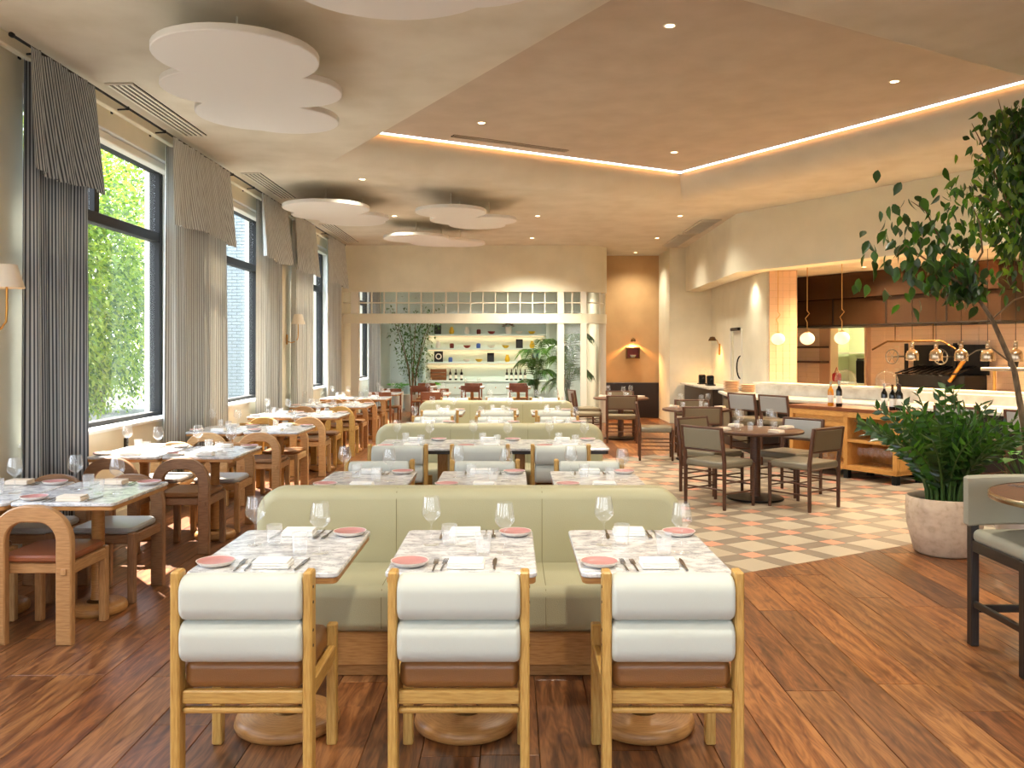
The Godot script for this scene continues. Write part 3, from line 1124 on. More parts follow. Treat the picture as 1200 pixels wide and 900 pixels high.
func build_bar_shell() -> void:
	# ochre end wall of the passage with its dark dado
	struct("wall_ochre", MB.new().box(P(3.2, 2.0, 21.15), Vector3(2.1, 4.0, 0.3)), M.ochre_plaster, "ochre plaster wall at the end of the passage")
	struct("trim_2", MB.new().box(P(3.05, 0.42, 20.97), Vector3(1.9, 0.84, 0.06), 0.01), M.dark_panel, "dark brown panelling below the ochre wall")
	# cream wall facing the room and the long wall with the service door
	var m := MB.new()
	m.box(P(3.99, 2.0, 19.55), Vector3(1.02, 4.0, 0.3))
	m.box(P(3.56, 2.0, 20.3), Vector3(0.14, 4.0, 1.2))
	m.box(P(4.55, 2.0, 18.55), Vector3(0.3, 4.0, 2.1))
	m.box(P(4.55, 3.0, 17.15), Vector3(0.3, 2.0, 0.70))
	m.box(P(4.55, 2.0, 15.93), Vector3(0.3, 4.0, 1.75))
	var w := struct("wall_service", m, M.wall_plaster, "cream wall with the service door beside the side counter")
	var dr := Node3D.new()
	dr.name = "door_1"
	add_child(dr)
	dr.set_meta("kind", "structure")
	dr.set_meta("label", "cream service door with a black curved pull handle")
	dr.set_meta("category", "door")
	part(dr, "leaf", MB.new().box(P(4.44, 1.0, 17.2), Vector3(0.05, 1.99, 0.78), 0.004), M.white_paint)
	for z in [16.79, 17.61]:
		part(dr, "jamb", MB.new().box(P(4.385, 1.01, z), Vector3(0.03, 2.02, 0.05), 0.004), M.white_paint)
	part(dr, "closer", MB.new().box(P(4.37, 2.02, 17.2), Vector3(0.06, 0.06, 0.6), 0.01), M.dark_bronze)
	var hp := []
	for i in 9:
		var a := PI * i / 8.0
		hp.append(P(4.41 - 0.075 * sin(a), 1.28 - 0.22 * cos(a), 16.95))
	part(dr, "pull_handle", MB.new().tube(hp, 0.014, 8), M.black_metal)
	# bulkhead above the bar: straight run by the wall, then the turned run
	var b := MB.new()
	var c0 := K(10.5, 0, 10.75)
	var c1 := K(10.5, 0, 1.0)
	var c2 := K(10.85, 0, 1.0)
	b.prism(PackedVector2Array([Vector2(3.83, -19.4), Vector2(c0.x, c0.z), Vector2(c1.x, c1.z), Vector2(c2.x, c2.z), Vector2(c0.x + 0.35, c0.z - 0.1), Vector2(4.18, -19.4)]), 2.9, CEIL)
	struct("wall_bulkhead", b, M.wall_plaster, "cream bulkhead hanging over the bar")
	# soffit slab over bar and kitchen
	var s := MB.new()
	s.prism(PackedVector2Array([Vector2(3.9, -19.3), Vector2(c0.x + 0.05, c0.z), Vector2(c1.x + 0.05, c1.z), Vector2(9.6, c1.z), Vector2(9.6, -11.85), Vector2(6.05, -18.0), Vector2(6.05, -19.3)]), 2.975, 3.12)
	struct("ceiling_soffit", s, M.ceiling_plaster, "low soffit over the bar and open kitchen")
	# tiled end of the service wall and tiled kitchen back wall
	tiled_wall("wall_tiled_end", "pink stacked-tile end of the service wall", P(4.4, 0, 15.04), P(4.88, 0, 15.04), 0.0, 2.97, 0.115, 0.115, [])
	tiled_wall("wall_kitchen", "pink tiled back wall of the open kitchen", K(14.0, 0, 12.95), K(14.0, 0, 7.55), 0.7, 2.97, 0.30, 0.10, [[10.95, 11.75, 0.0, 2.1]])
	var kb := kmb()
	kb.box(Vector3(14.1, 0.4, -10.0), Vector3(0.2, 0.8, 4.8))
	kb.box(Vector3(14.1, 1.6, -5.0), Vector3(0.2, 3.2, 5.1))
	struct("wall_kitchen_end", kb, M.wall_plaster, "cream painted kitchen wall beside the hood")
	# bright scullery seen through the kitchen doorway
	var sc := kmb()
	sc.box(Vector3(15.9, 1.3, -11.6), Vector3(0.1, 2.6, 2.6))
	sc.box(Vector3(15.0, 2.65, -11.6), Vector3(2.0, 0.1, 2.6))
	sc.box(Vector3(15.0, 1.3, -12.9), Vector3(2.0, 2.6, 0.1))
	sc.box(Vector3(15.0, 1.3, -10.3), Vector3(2.0, 2.6, 0.1))
	mat("scullery_paint", Color(0.86, 0.90, 0.76), 0.6)
	struct("wall_scullery", sc, M.scullery_paint, "bright pale green scullery walls beyond the doorway")
	var closing := MB.new()
	closing.box(P(6.2, 2.0, 20.3), Vector3(3.4, 4.2, 0.2))
	struct("wall_closing", closing, M.wall_plaster, "wall closing the service side")


# a wall clad with stacked tiles between two floor points; holes are [from, to, low, high] along the q axis of the turned frame
func tiled_wall(called: String, label: String, a: Vector3, b: Vector3, y0: float, y1: float, tw: float, th: float, holes: Array) -> void:
	var l := (b - a).length()
	var dir := (b - a).normalized()
	var out := dir.cross(Vector3.UP).normalized()
	if out.dot(-a) < 0:
		out = -out
	var B := Basis(dir, Vector3.UP, dir.cross(Vector3.UP))
	var qa := -(TURN.inverse() * a).z
	var sgn := -1.0
	var base := MB.new()
	var spans := [[0.0, l, 0.0, y1 + 0.1]]
	if holes:
		var h: Array = holes[0]
		var s0: float = qa - h[1]
		var s1: float = qa - h[0]
		spans = [[0.0, s0, 0.0, y1 + 0.1], [s1, l, 0.0, y1 + 0.1], [s0, s1, h[3], y1 + 0.1]]
	for s in spans:
		base.box(a + dir * (s[0] + s[1]) / 2 - out * 0.075 + Vector3.UP * (s[2] + s[3]) / 2, Vector3(s[1] - s[0], s[3] - s[2], 0.15), 0.0, B)
	var root := struct(called, base, M.wall_grout, label)
	var nx := int(l / tw)
	var ny := int((y1 - y0) / th)
	var shape := MB.new().box(Vector3.ZERO, Vector3(tw - 0.004, th - 0.004, 0.012), 0.002).done()
	var far := [MB.new(), MB.new()]
	var many := nx * ny > 330
	var made := 0
	for i in nx:
		for j in ny:
			var s := (i + 0.5) * tw
			var y := y1 - (j + 0.5) * th
			var q := qa - s
			var skip := false
			for h in holes:
				if q > h[0] - tw * 0.5 and q < h[1] + tw * 0.5 and y > h[2] and y < h[3] + th * 0.5:
					skip = true
			if skip:
				continue
			var k := rng.randi() % 2
			var at := a + dir * s + out * 0.005 + Vector3.UP * y
			if made < 298 and (not many or y > 0.9 and y < 2.3):
				var o := mi(shape, M.wall_tile if k else M.wall_tile_b)
				o.name = "tile"
				root.add_child(o, true)
				o.transform = Transform3D(B, at)
				made += 1
			else:
				far[k].box(at, Vector3(tw - 0.004, th - 0.004, 0.012), 0.0, B)
	for k in 2:
		if far[k].v.size():
			part(root, "far_tiles", far[k], M.wall_tile if k else M.wall_tile_b).set_meta("kind", "stuff")


func build_outside() -> void:
	var g := struct("ground_outside", MB.new().box(P(-13.0, -0.35, 14.0), Vector3(17.9, 0.3, 50.0)), M.asphalt, "grey pavement outside the windows")
	# white brick wing seen through the second window
	var w := thing("brick_building", "pale painted brick wing outside the second window", "building", P(-6.50, -0.2, 20.5))
	part(w, "wall", MB.new().box(Vector3(0, 2.8, -0.2), Vector3(2.75, 5.6, 0.4)), M.mortar)
	var shape := MB.new().box(Vector3.ZERO, Vector3(0.215, 0.065, 0.03), 0.004).done()
	var far := MB.new()
	var made := 0
	for j in 74:
		for i in 12:
			var x := -1.375 + (i + 0.5 + 0.5 * (j % 2)) * 0.225
			if x > 1.30:
				continue
			var y := 0.04 + j * 0.075
			if x > -0.2 and x < 0.85 and y > 0.5 and y < 5.1 and made < 295:
				var o := mi(shape, M.brick_white)
				o.name = "brick"
				w.add_child(o, true)
				o.position = Vector3(x, y, 0.005)
				made += 1
			else:
				far.box(Vector3(x, y, 0.005), Vector3(0.215, 0.065, 0.03))
	part(w, "far_bricks", far, M.brick_white).set_meta("kind", "stuff")
	part(w, "coping", MB.new().box(Vector3(0, 5.64, -0.2), Vector3(2.85, 0.08, 0.5), 0.01), M.brick_white)
	# street trees
	var spots := [[-10.7, 19.2, 6.8, 2.6, "broad light green street tree filling the first window"], [-12.2, 26.0, 8.2, 3.1, "taller green street tree standing behind the first tree"], [-9.0, 13.0, 5.4, 1.9, "rounded street tree nearest the window wall"], [-16.0, 14.0, 7.5, 2.8, "street tree across the pavement from the windows"]]
	for s in spots:
		var t := thing("street_tree", s[4], "tree", P(s[0], -0.2, s[1]))
		part(t, "trunk", MB.new().tube([Vector3.ZERO, Vector3(0.05, s[2] * 0.35, 0), Vector3(-0.05, s[2] * 0.8, 0.1)], [0.16, 0.12, 0.04], 8), M.bark_dark)
		for k in 3:
			var f := MB.new()
			for i in 11000:
				# leaves gather in clumps on the shell of the crown
				var dir := Vector3(rng.randfn(), rng.randfn(), rng.randfn()).normalized()
				var r: float = s[3] * (0.45 + 0.55 * sqrt(rng.randf()))
				var lump := 1.0 + 0.16 * sin(dir.x * 7.0 + s[0]) * sin(dir.y * 6.0 + 1.0) * sin(dir.z * 8.0)
				var c := Vector3(0, s[2] * 0.52, 0) + Vector3(dir.x, dir.y * s[2] * 0.52 / s[3], dir.z) * r * lump
				var ld := (dir + Vector3(rng.randfn(), rng.randfn() - 0.5, rng.randfn()) * 0.8).normalized()
				f.leaf(c, ld, (Vector3.UP + Vector3(rng.randfn(), 0, rng.randfn()) * 0.6).normalized(), 0.11 + 0.06 * rng.randf(), 0.065 + 0.03 * rng.randf())
			part(t, "foliage", f, M[["leaf_tree_a", "leaf_tree_b", "leaf_tree_c"][k]]).set_meta("kind", "stuff")


# ---------------------------------------------------------------- furniture
var S := {}   # shared meshes
var STAND := Basis(Vector3.RIGHT, PI / 2)   # stands an x/z outline up: its z becomes -y


func smb() -> MB:
	var m := MB.new()
	m.xf = Transform3D(STAND, Vector3.ZERO)
	return m


func build_things() -> void:
	shared_shapes()
	build_banquette_area()
	build_window_area()
	build_round_area()
	build_ceiling_things()
	build_curtains()
	build_sconces()
	build_bar()
	build_kitchen()
	build_plants()
	build_back_room()
	build_stool_corner()


func shared_shapes() -> void:
	S.wine = MB.new().lathe([Vector2(0.0, 0.002), Vector2(0.034, 0.0005), Vector2(0.035, 0.002), Vector2(0.010, 0.005), Vector2(0.0038, 0.012), Vector2(0.0035, 0.09), Vector2(0.006, 0.098), Vector2(0.024, 0.112), Vector2(0.039, 0.128), Vector2(0.0435, 0.142), Vector2(0.041, 0.165), Vector2(0.033, 0.212), Vector2(0.032, 0.212), Vector2(0.0398, 0.165), Vector2(0.0422, 0.143), Vector2(0.0375, 0.13), Vector2(0.022, 0.114), Vector2(0.0, 0.106)], 40, Vector3.ZERO, 0.012, 20).done()
	S.wine_far = MB.new().lathe([Vector2(0.0, 0.002), Vector2(0.035, 0.002), Vector2(0.0038, 0.012), Vector2(0.0035, 0.095), Vector2(0.024, 0.112), Vector2(0.0435, 0.142), Vector2(0.033, 0.212), Vector2(0.0315, 0.212), Vector2(0.042, 0.142), Vector2(0.0, 0.108)], 14).done()
	S.coupe = MB.new().lathe([Vector2(0.0, 0.002), Vector2(0.033, 0.002), Vector2(0.0038, 0.01), Vector2(0.0035, 0.10), Vector2(0.028, 0.112), Vector2(0.041, 0.14), Vector2(0.042, 0.155)], 12).done()
	S.tumbler = MB.new().lathe([Vector2(0.0, 0.004), Vector2(0.027, 0.003), Vector2(0.0285, 0.008), Vector2(0.034, 0.092), Vector2(0.0325, 0.092), Vector2(0.027, 0.014), Vector2(0.0, 0.012)], 48, Vector3.ZERO, 0.025, 16).done()
	S.tumbler_far = MB.new().lathe([Vector2(0.0, 0.004), Vector2(0.028, 0.003), Vector2(0.034, 0.092), Vector2(0.032, 0.092), Vector2(0.026, 0.012), Vector2(0.0, 0.012)], 14).done()
	S.plate_well = MB.new().lathe([Vector2(0.0, 0.009), Vector2(0.052, 0.009), Vector2(0.066, 0.015), Vector2(0.072, 0.0205)], 28).done()
	S.plate_rim = MB.new().lathe([Vector2(0.0, 0.0), Vector2(0.045, 0.0), Vector2(0.062, 0.006), Vector2(0.0755, 0.019), Vector2(0.0755, 0.0215), Vector2(0.072, 0.0205)], 28).done()
	# napkin: folded in layers, rolled edge
	var nk := MB.new()
	nk.rbox(Vector3(0, 0.005, 0), Vector3(0.145, 0.010, 0.105), 0.0045, 2)
	nk.rbox(Vector3(0.001, 0.0145, -0.001), Vector3(0.142, 0.010, 0.10), 0.0045, 2)
	nk.rbox(Vector3(-0.002, 0.0235, 0.0), Vector3(0.138, 0.009, 0.098), 0.004, 2)
	S.napkin = nk.done()
	# fork, knife
	var f := MB.new()
	f.rbox(Vector3(0, 0.003, 0.05), Vector3(0.008, 0.004, 0.11), 0.0018, 1)
	f.rbox(Vector3(0, 0.003, -0.025), Vector3(0.02, 0.003, 0.035), 0.0014, 1)
	for i in 4:
		f.box(Vector3(-0.0078 + i * 0.0052, 0.004, -0.062), Vector3(0.0028, 0.0025, 0.045))
	S.fork = f.done()
	var kf := MB.new()
	kf.rbox(Vector3(0, 0.004, 0.055), Vector3(0.011, 0.006, 0.09), 0.0028, 1)
	kf.prism(PackedVector2Array([Vector2(-0.008, 0.012), Vector2(0.008, 0.012), Vector2(0.009, -0.08), Vector2(0.002, -0.105), Vector2(-0.008, -0.06)]), 0.002, 0.0045)
	S.knife = kf.done()
	# bolster chair pieces
	S.b_post = MB.new().box(Vector3.ZERO, Vector3(0.033, 0.812, 0.070), 0.006).done()
	S.b_leg = MB.new().box(Vector3.ZERO, Vector3(0.040, 0.49, 0.046), 0.005).done()
	S.b_side = MB.new().box(Vector3.ZERO, Vector3(0.028, 0.065, 0.375), 0.005).done()
	S.b_rail = MB.new().box(Vector3.ZERO, Vector3(0.438, 0.048, 0.034), 0.005).done()
	S.b_bar = MB.new().rbox(Vector3.ZERO, Vector3(0.438, 0.022, 0.030), 0.010, 2).done()
	var rl := MB.new()
	rl.xf = Transform3D(Basis(Vector3.BACK, PI / 2), Vector3.ZERO)   # outline across the roll, drawn out along x
	S.b_roll = rl.prism(rrect(0.164, 0.128, 0.058, 10), -0.219, 0.219, 0.02, 60.0, 3).done()
	rl = MB.new()
	rl.xf = Transform3D(Basis(Vector3.BACK, PI / 2), Vector3.ZERO)
	S.b_roll_low = rl.prism(rrect(0.152, 0.124, 0.056, 10), -0.219, 0.219, 0.02, 60.0, 3).done()
	S.b_seat = MB.new().rbox(Vector3.ZERO, Vector3(0.432, 0.105, 0.45), 0.034, 4).done()
	S.screw = MB.new().lathe([Vector2(0.0, 0.002), Vector2(0.005, 0.002), Vector2(0.006, 0.0)], 10).done()
	# loop chair arch
	var pl := PackedVector2Array()
	for i in 13:
		var t := PI / 2 * i / 12.0
		pl.append(Vector2(-0.025 - 0.20 * cos(t), -(0.557 + 0.20 * sin(t))))
	for i in 13:
		var t := PI / 2 * (1.0 - i / 12.0)
		pl.append(Vector2(0.025 + 0.20 * cos(t), -(0.557 + 0.20 * sin(t))))
	pl.append(Vector2(0.225, 0.0))
	pl.append(Vector2(0.138, 0.0))
	for i in 11:
		var t := PI / 2 * i / 10.0
		pl.append(Vector2(0.038 + 0.10 * cos(t), -(0.567 + 0.10 * sin(t))))
	for i in 11:
		var t := PI / 2 * (1.0 - i / 10.0)
		pl.append(Vector2(-0.038 - 0.10 * cos(t), -(0.567 + 0.10 * sin(t))))
	pl.append(Vector2(-0.138, 0.0))
	pl.append(Vector2(-0.225, 0.0))
	S.l_arch = smb().prism(pl, -0.026, 0.026, 0.007).done()
	S.l_leg = MB.new().box(Vector3.ZERO, Vector3(0.044, 0.445, 0.05), 0.006).done()
	S.l_side = MB.new().box(Vector3.ZERO, Vector3(0.032, 0.062, 0.40), 0.005).done()
	S.l_front = MB.new().box(Vector3.ZERO, Vector3(0.36, 0.058, 0.03), 0.005).done()
	var sp := PackedVector2Array()
	for e in rrect(0.40, 0.42, 0.07, 6):
		sp.append(e + Vector2(0, 0.04 * (1.0 - pow(e.x / 0.2, 2.0)) if e.y > 0 else 0.0))
	S.l_seat = MB.new().prism(sp, 0.440, 0.478, 0.011).done()
	S.l_peg = MB.new().box(Vector3.ZERO, Vector3(0.03, 0.035, 0.012), 0.003).done()
	# walnut chair
	S.w_seat = MB.new().rbox(Vector3.ZERO, Vector3(0.50, 0.075, 0.49), 0.026, 3).done()
	S.w_back = MB.new().rbox(Vector3.ZERO, Vector3(0.475, 0.215, 0.034), 0.014, 2).done()
	# marble two-top
	S.t_top = MB.new().prism(rrect(0.585, 0.81, 0.032, 6), 0.73, 0.75, 0.004).done()
	S.t_edge = MB.new().prism(rrect(0.575, 0.80, 0.030, 6), 0.706, 0.73, 0.003).done()
	S.t_column = MB.new().lathe([Vector2(0.045, 0.075), Vector2(0.04, 0.11), Vector2(0.038, 0.62), Vector2(0.05, 0.66), Vector2(0.16, 0.69), Vector2(0.16, 0.706)], 20).done()
	S.t_base = MB.new().lathe([Vector2(0.0, 0.0), Vector2(0.205, 0.0), Vector2(0.215, 0.006), Vector2(0.222, 0.022), Vector2(0.215, 0.046), Vector2(0.198, 0.058), Vector2(0.06, 0.062), Vector2(0.0, 0.062)], 40).done()
	S.t_collar = MB.new().lathe([Vector2(0.0, 0.062), Vector2(0.065, 0.062), Vector2(0.062, 0.07), Vector2(0.045, 0.078), Vector2(0.0, 0.078)], 24).done()
	# bottle
	S.bottle = MB.new().lathe([Vector2(0.0, 0.0), Vector2(0.036, 0.0), Vector2(0.0375, 0.006), Vector2(0.0375, 0.175), Vector2(0.034, 0.198), Vector2(0.018, 0.222), Vector2(0.0145, 0.235), Vector2(0.0145, 0.255)], 18).done()
	S.bottle_cap = MB.new().lathe([Vector2(0.0148, 0.245), Vector2(0.0155, 0.246), Vector2(0.0155, 0.305), Vector2(0.0, 0.306)], 14).done()
	S.bottle_label = MB.new().lathe([Vector2(0.0378, 0.045), Vector2(0.0382, 0.046), Vector2(0.0382, 0.14), Vector2(0.0378, 0.141)], 18).done()


func put(parent: Node3D, called: String, mesh: Mesh, mm: Material, at: Vector3, B := Basis()) -> MeshInstance3D:
	var o := mi(mesh, mm)
	o.name = called
	parent.add_child(o, true)
	o.transform = Transform3D(B, at)
	return o


func bolster_chair(label: String, at: Vector3, turn: float, near := false) -> Node3D:
	var t := thing("bolster_chair", label, "chair", at, turn, "cream bolster chairs along the banquettes")
	for s in [-1.0, 1.0]:
		var po := put(t, "back_post", S.b_post, M.oak, Vector3(s * 0.236, 0.406, 0.21))
		if near:
			for y in [0.755, 0.70, 0.60, 0.545]:
				put(po, "screw", S.screw, M.black_metal, Vector3(s * 0.0165, y - 0.406, 0.012), Basis(Vector3.BACK, -s * PI / 2))
		put(t, "leg", S.b_leg, M.oak, Vector3(s * 0.232, 0.245, -0.215))
		put(t, "side_rail", S.b_side, M.oak, Vector3(s * 0.234, 0.375, -0.008))
	put(t, "seat_rail", S.b_rail, M.oak, Vector3(0, 0.357, 0.205))
	put(t, "seat_rail", S.b_rail, M.oak, Vector3(0, 0.357, -0.215))
	put(t, "stretcher", S.b_bar, M.oak, Vector3(0, 0.308, 0.205))
	put(t, "seat", S.b_seat, M.brown_leather, Vector3(0, 0.434, -0.012))
	put(t, "bolster", S.b_roll, M.bolster_cloth, Vector3(0, 0.716, 0.205))
	put(t, "bolster", S.b_roll_low, M.bolster_cloth, Vector3(0, 0.561, 0.205))
	return t


func two_top(label: String, at: Vector3, turn := 0.0, group := "small marble tables", foot := Vector3.ZERO, wide := 1.0) -> Node3D:
	var t := thing("marble_table", label, "table", at, turn, group)
	put(t, "tabletop", S.t_top, M.marble, Vector3.ZERO)
	put(t, "top_edge", S.t_edge, M.table_oak, Vector3.ZERO)
	put(t, "column", S.t_column, M.table_oak, foot)
	put(t, "base", S.t_base, M.table_oak, foot, Basis.from_scale(Vector3(wide, 1, wide)))
	put(t, "collar", S.t_collar, M.antique_brass, foot)
	return t


# glasses, plates, napkins and cutlery of one place; side +1 is the place nearer the camera
func place(c: Vector3, B: Basis, side: float, desc: String, o := {}) -> void:
	var which := "near" if side > 0 else "far"
	if o.has("which"):
		which = o.which
	var far: bool = o.get("far", false)
	var put_at := func(x: float, z: float) -> Vector3: return c + B * Vector3(x * side + rng.randf_range(-0.006, 0.006), 0.0, z * side + rng.randf_range(-0.006, 0.006))
	var yaw: float = B.get_euler().y + (0.0 if side > 0 else PI)
	var tail := ", %s place of %s" % [which, desc]
	if o.get("glass", true):
		solo("wine_glass", S.wine_far if far else S.wine, M.glassware, "stemmed wine glass" + tail, "wine glass", put_at.call(0.16, 0.075), 0.0, "wine glasses on the tables")
	if o.get("tumbler", true):
		solo("tumbler", S.tumbler_far if far else S.tumbler, M.tumbler_glass, "ribbed water tumbler" + tail, "tumbler", put_at.call(0.075, 0.11 if side > 0 else 0.07), 0.0, "water tumblers on the tables")
	if o.get("plate", true):
		var pl := thing("side_plate", "round pink side plate" + tail, "plate", put_at.call(-0.21, 0.285), 0.0, "pink side plates on the tables")
		put(pl, "well", S.plate_well, M.china_pink, Vector3.ZERO)
		put(pl, "rim", S.plate_rim, M.china_rim, Vector3.ZERO)
	if o.get("napkin", true):
		solo("folded_napkin", S.napkin, M.napkin_cream if o.get("cream", false) else M.napkin_cloth, "folded white napkin" + tail, "napkin", put_at.call(0.02, 0.30), yaw + rng.randf_range(-0.04, 0.04), "folded napkins on the tables")
	if o.get("cutlery", false):
		solo("fork", S.fork, M.steel, "outer steel fork" + tail, "fork", put_at.call(-0.112, 0.28), yaw + rng.randf_range(-0.05, 0.05), "forks on the tables")
		solo("fork", S.fork, M.steel, "inner steel fork" + tail, "fork", put_at.call(-0.076, 0.28), yaw + rng.randf_range(-0.05, 0.05), "forks on the tables")
		solo("table_knife", S.knife, M.steel, "steel knife" + tail, "knife", put_at.call(0.125, 0.28), yaw + rng.randf_range(-0.08, 0.08), "knives on the tables")


func banquette(label: String, at: Vector3) -> void:
	var t := thing("banquette", label, "banquette", at, 0.0, "sage banquettes")
	var L := 2.36
	part(t, "plinth", MB.new().box(Vector3(0, 0.03, 0), Vector3(L - 0.06, 0.06, 1.20), 0.004), M.table_oak)
	part(t, "base", MB.new().box(Vector3(0, 0.142, 0), Vector3(L, 0.164, 1.27), 0.006), M.table_oak)
	for s in [-1.0, 1.0]:
		var c := part(t, "seat_cushion", MB.new().rbox(Vector3(0, 0.337, s * 0.385), Vector3(L, 0.225, 0.56), 0.055, 5), M.sage_leather)
		for x in [-0.40, 0.40]:
			part(c, "seam", MB.new().tube([Vector3(x, 0.25, s * 0.664), Vector3(x, 0.40, s * 0.664), Vector3(x, 0.434, s * 0.648), Vector3(x, 0.449, s * 0.615), Vector3(x, 0.449, s * 0.11)], 0.0022, 6), M.sage_seam)
	var pl := PackedVector2Array()
	var r := 0.15
	for i in 9:
		var a := PI / 2 * i / 8.0
		pl.append(Vector2(-L / 2 + r - r * cos(a), -(0.84 - r + r * sin(a))))
	for i in 9:
		var a := PI / 2 * (1.0 - i / 8.0)
		pl.append(Vector2(L / 2 - r + r * cos(a), -(0.84 - r + r * sin(a))))
	pl.append(Vector2(L / 2, -0.225))
	pl.append(Vector2(-L / 2, -0.225))
	var b := smb()
	b.prism(pl, -0.105, 0.105, 0.06, 40.0, 5)
	var bk := part(t, "backrest", b, M.sage_leather)
	for s in [-1.0, 1.0]:
		for x in [-0.40, 0.40]:
			part(bk, "seam", MB.new().tube([Vector3(x, 0.45, s * 0.105), Vector3(x, 0.78, s * 0.105), Vector3(x, 0.822, s * 0.088), Vector3(x, 0.84, s * 0.045)], 0.0022, 6), M.sage_seam)


func build_banquette_area() -> void:
	var order := ["leftmost", "middle", "rightmost"]
	var xs := [-0.96, -0.196, 0.558]
	var zb := [4.93, 9.18, 13.43]
	var bw := ["front", "second", "third"]
	for i in 3:
		banquette("long sage green double banquette on an oak base, %s one from the camera" % ["nearest", "second", "farthest"][i], P(-0.235, 0, zb[i]))
	for k in 3:
		var d := "the %s front marble table" % order[k]
		two_top("%s small marble table in the front row before the sage banquette" % order[k], P(xs[k], 0, 3.765))
		for s in [1.0, -1.0]:
			place(P(xs[k], 0.751, 3.765), Basis(), s, d, {"cutlery": true})
		bolster_chair("%s cream bolster chair with brown leather seat, nearest the camera" % order[k], P([-0.965, -0.190, 0.575][k], 0, 3.37), 0.0, true)
		# behind the front banquette
		d = "the %s table behind the front banquette" % order[k]
		two_top("%s small marble table just behind the front banquette" % order[k], P(xs[k], 0, 5.80))
		for s in [1.0, -1.0]:
			place(P(xs[k], 0.751, 5.80), Basis(), s, d, {"cutlery": s < 0})
		bolster_chair("%s cream bolster chair facing the camera behind the front banquette" % order[k], P(xs[k], 0, 6.17), PI)
	# long table before the second banquette
	var lt := thing("long_marble_table", "long marble table on oak trestles before the second banquette", "table", P(-0.18, 0, 8.03))
	part(lt, "tabletop", MB.new().prism(rrect(2.06, 0.80, 0.03, 6), 0.73, 0.75, 0.004), M.marble)
	part(lt, "top_edge", MB.new().prism(rrect(2.04, 0.78, 0.03, 6), 0.700, 0.73, 0.003), M.dark_oak)
	for x in [-0.435, 0.25]:
		part(lt, "trestle", MB.new().box(Vector3(x, 0.36, 0), Vector3(0.09, 0.68, 0.5), 0.01), M.table_oak)
		part(lt, "trestle_foot", MB.new().box(Vector3(x, 0.025, 0), Vector3(0.13, 0.05, 0.62), 0.01), M.table_oak)
	for k in 3:
		for s in [1.0, -1.0]:
			place(P([-0.90, -0.20, 0.50][k], 0.751, 8.03), Basis(), s, "the long marble table, %s pair" % order[k], {"far": true})
		bolster_chair("%s cream bolster chair drawn up to the long marble table" % order[k], P([-0.963, -0.27, 0.41][k], 0, 7.63), 0.0)
	# behind the second, before and behind the third
	for row in [[10.07, 1.0, "behind the second banquette", true], [12.23, -1.0, "before the third banquette", true], [14.32, 1.0, "behind the third banquette", false]]:
		for k in 3:
			var d := "the %s table %s" % [order[k], row[2]]
			two_top("%s small marble table %s" % [order[k], row[2]], P(xs[k], 0, row[0]))
			for s in [1.0, -1.0]:
				place(P(xs[k], 0.751, row[0]), Basis(), s, d, {"far": true, "plate": row[3]})
			bolster_chair("%s cream bolster chair at the tables %s" % [order[k], row[2]], P(xs[k], 0, row[0] + row[1] * 0.37), PI if row[1] > 0 else 0.0)


func loop_chair(label: String, at: Vector3, turn: float, frame: String, seat: String) -> void:
	var t := thing("loop_chair", label, "chair", at, turn, "oak loop-back chairs along the windows")
	var f: Material = M[frame]
	put(t, "loop_back", S.l_arch, f, Vector3(0, 0, 0.215))
	for s in [-1.0, 1.0]:
		put(t, "leg", S.l_leg, f, Vector3(s * 0.19, 0.2225, -0.21))
		put(t, "side_rail", S.l_side, f, Vector3(s * 0.195, 0.405, -0.01))
		put(t, "peg", S.l_peg, f, Vector3(s * 0.187, 0.40, 0.246))
	put(t, "seat_rail", S.l_front, f, Vector3(0, 0.405, -0.205))
	put(t, "seat_rail", S.l_front, f, Vector3(0, 0.405, 0.165))
	put(t, "seat", S.l_seat, M[seat], Vector3(0, 0, -0.03))


func build_window_area() -> void:
	solo("wall_socket", MB.new().box(Vector3(0.006, 0, 0), Vector3(0.012, 0.12, 0.08), 0.003), M.black_metal, "black socket plate on the wall below the first window", "socket", P(WALLX, 0.72, 8.3))
	var nth := ["first", "second", "third", "fourth", "fifth", "sixth"]
	var fr := ["oak_warm", "oak_pale", "oak_warm", "oak_pale", "oak", "oak_warm"]
	for i in 6:
		var z := 4.92 + 2.13 * i + 0.385
		for c in 2:
			var side: String = ["aisle-side", "window-side"][c]
			var x: float = [-2.515, -3.12][c]
			var d := "the %s table, %s window row" % [side, nth[i]]
			two_top("%s marble table of the %s row along the windows" % [side, nth[i]], P(x, 0, z), 0.0, "marble tables along the windows", Vector3(-0.03, 0, -0.10), 0.77)
			for s in [1.0, -1.0]:
				place(P(x, 0.751, z), Basis(), s, d, {"far": i > 1, "plate": i < 5, "cream": i == 0, "cutlery": i == 0})
			var j := rng.randf_range(-0.03, 0.03)
			loop_chair("%s oak loop-back chair, near side of the %s window row" % [side, nth[i]], P([-2.61, -3.15][c] + j * 0.3, 0, z - 0.30), j, fr[(i + c) % 6] if i != 1 else "oak_brown", "rust_leather" if i == 0 and c == 0 else ("brown_leather" if (i + c) % 2 else "oak_brown"))
			loop_chair("%s oak loop-back chair, far side of the %s window row" % [side, nth[i]], P([-2.60, -3.12][c] - j * 0.3, 0, z + 0.48), PI + j, fr[(i + c + 1) % 6] if i != 0 else "oak_brown", "grey_leather" if i < 2 else "brown_leather")


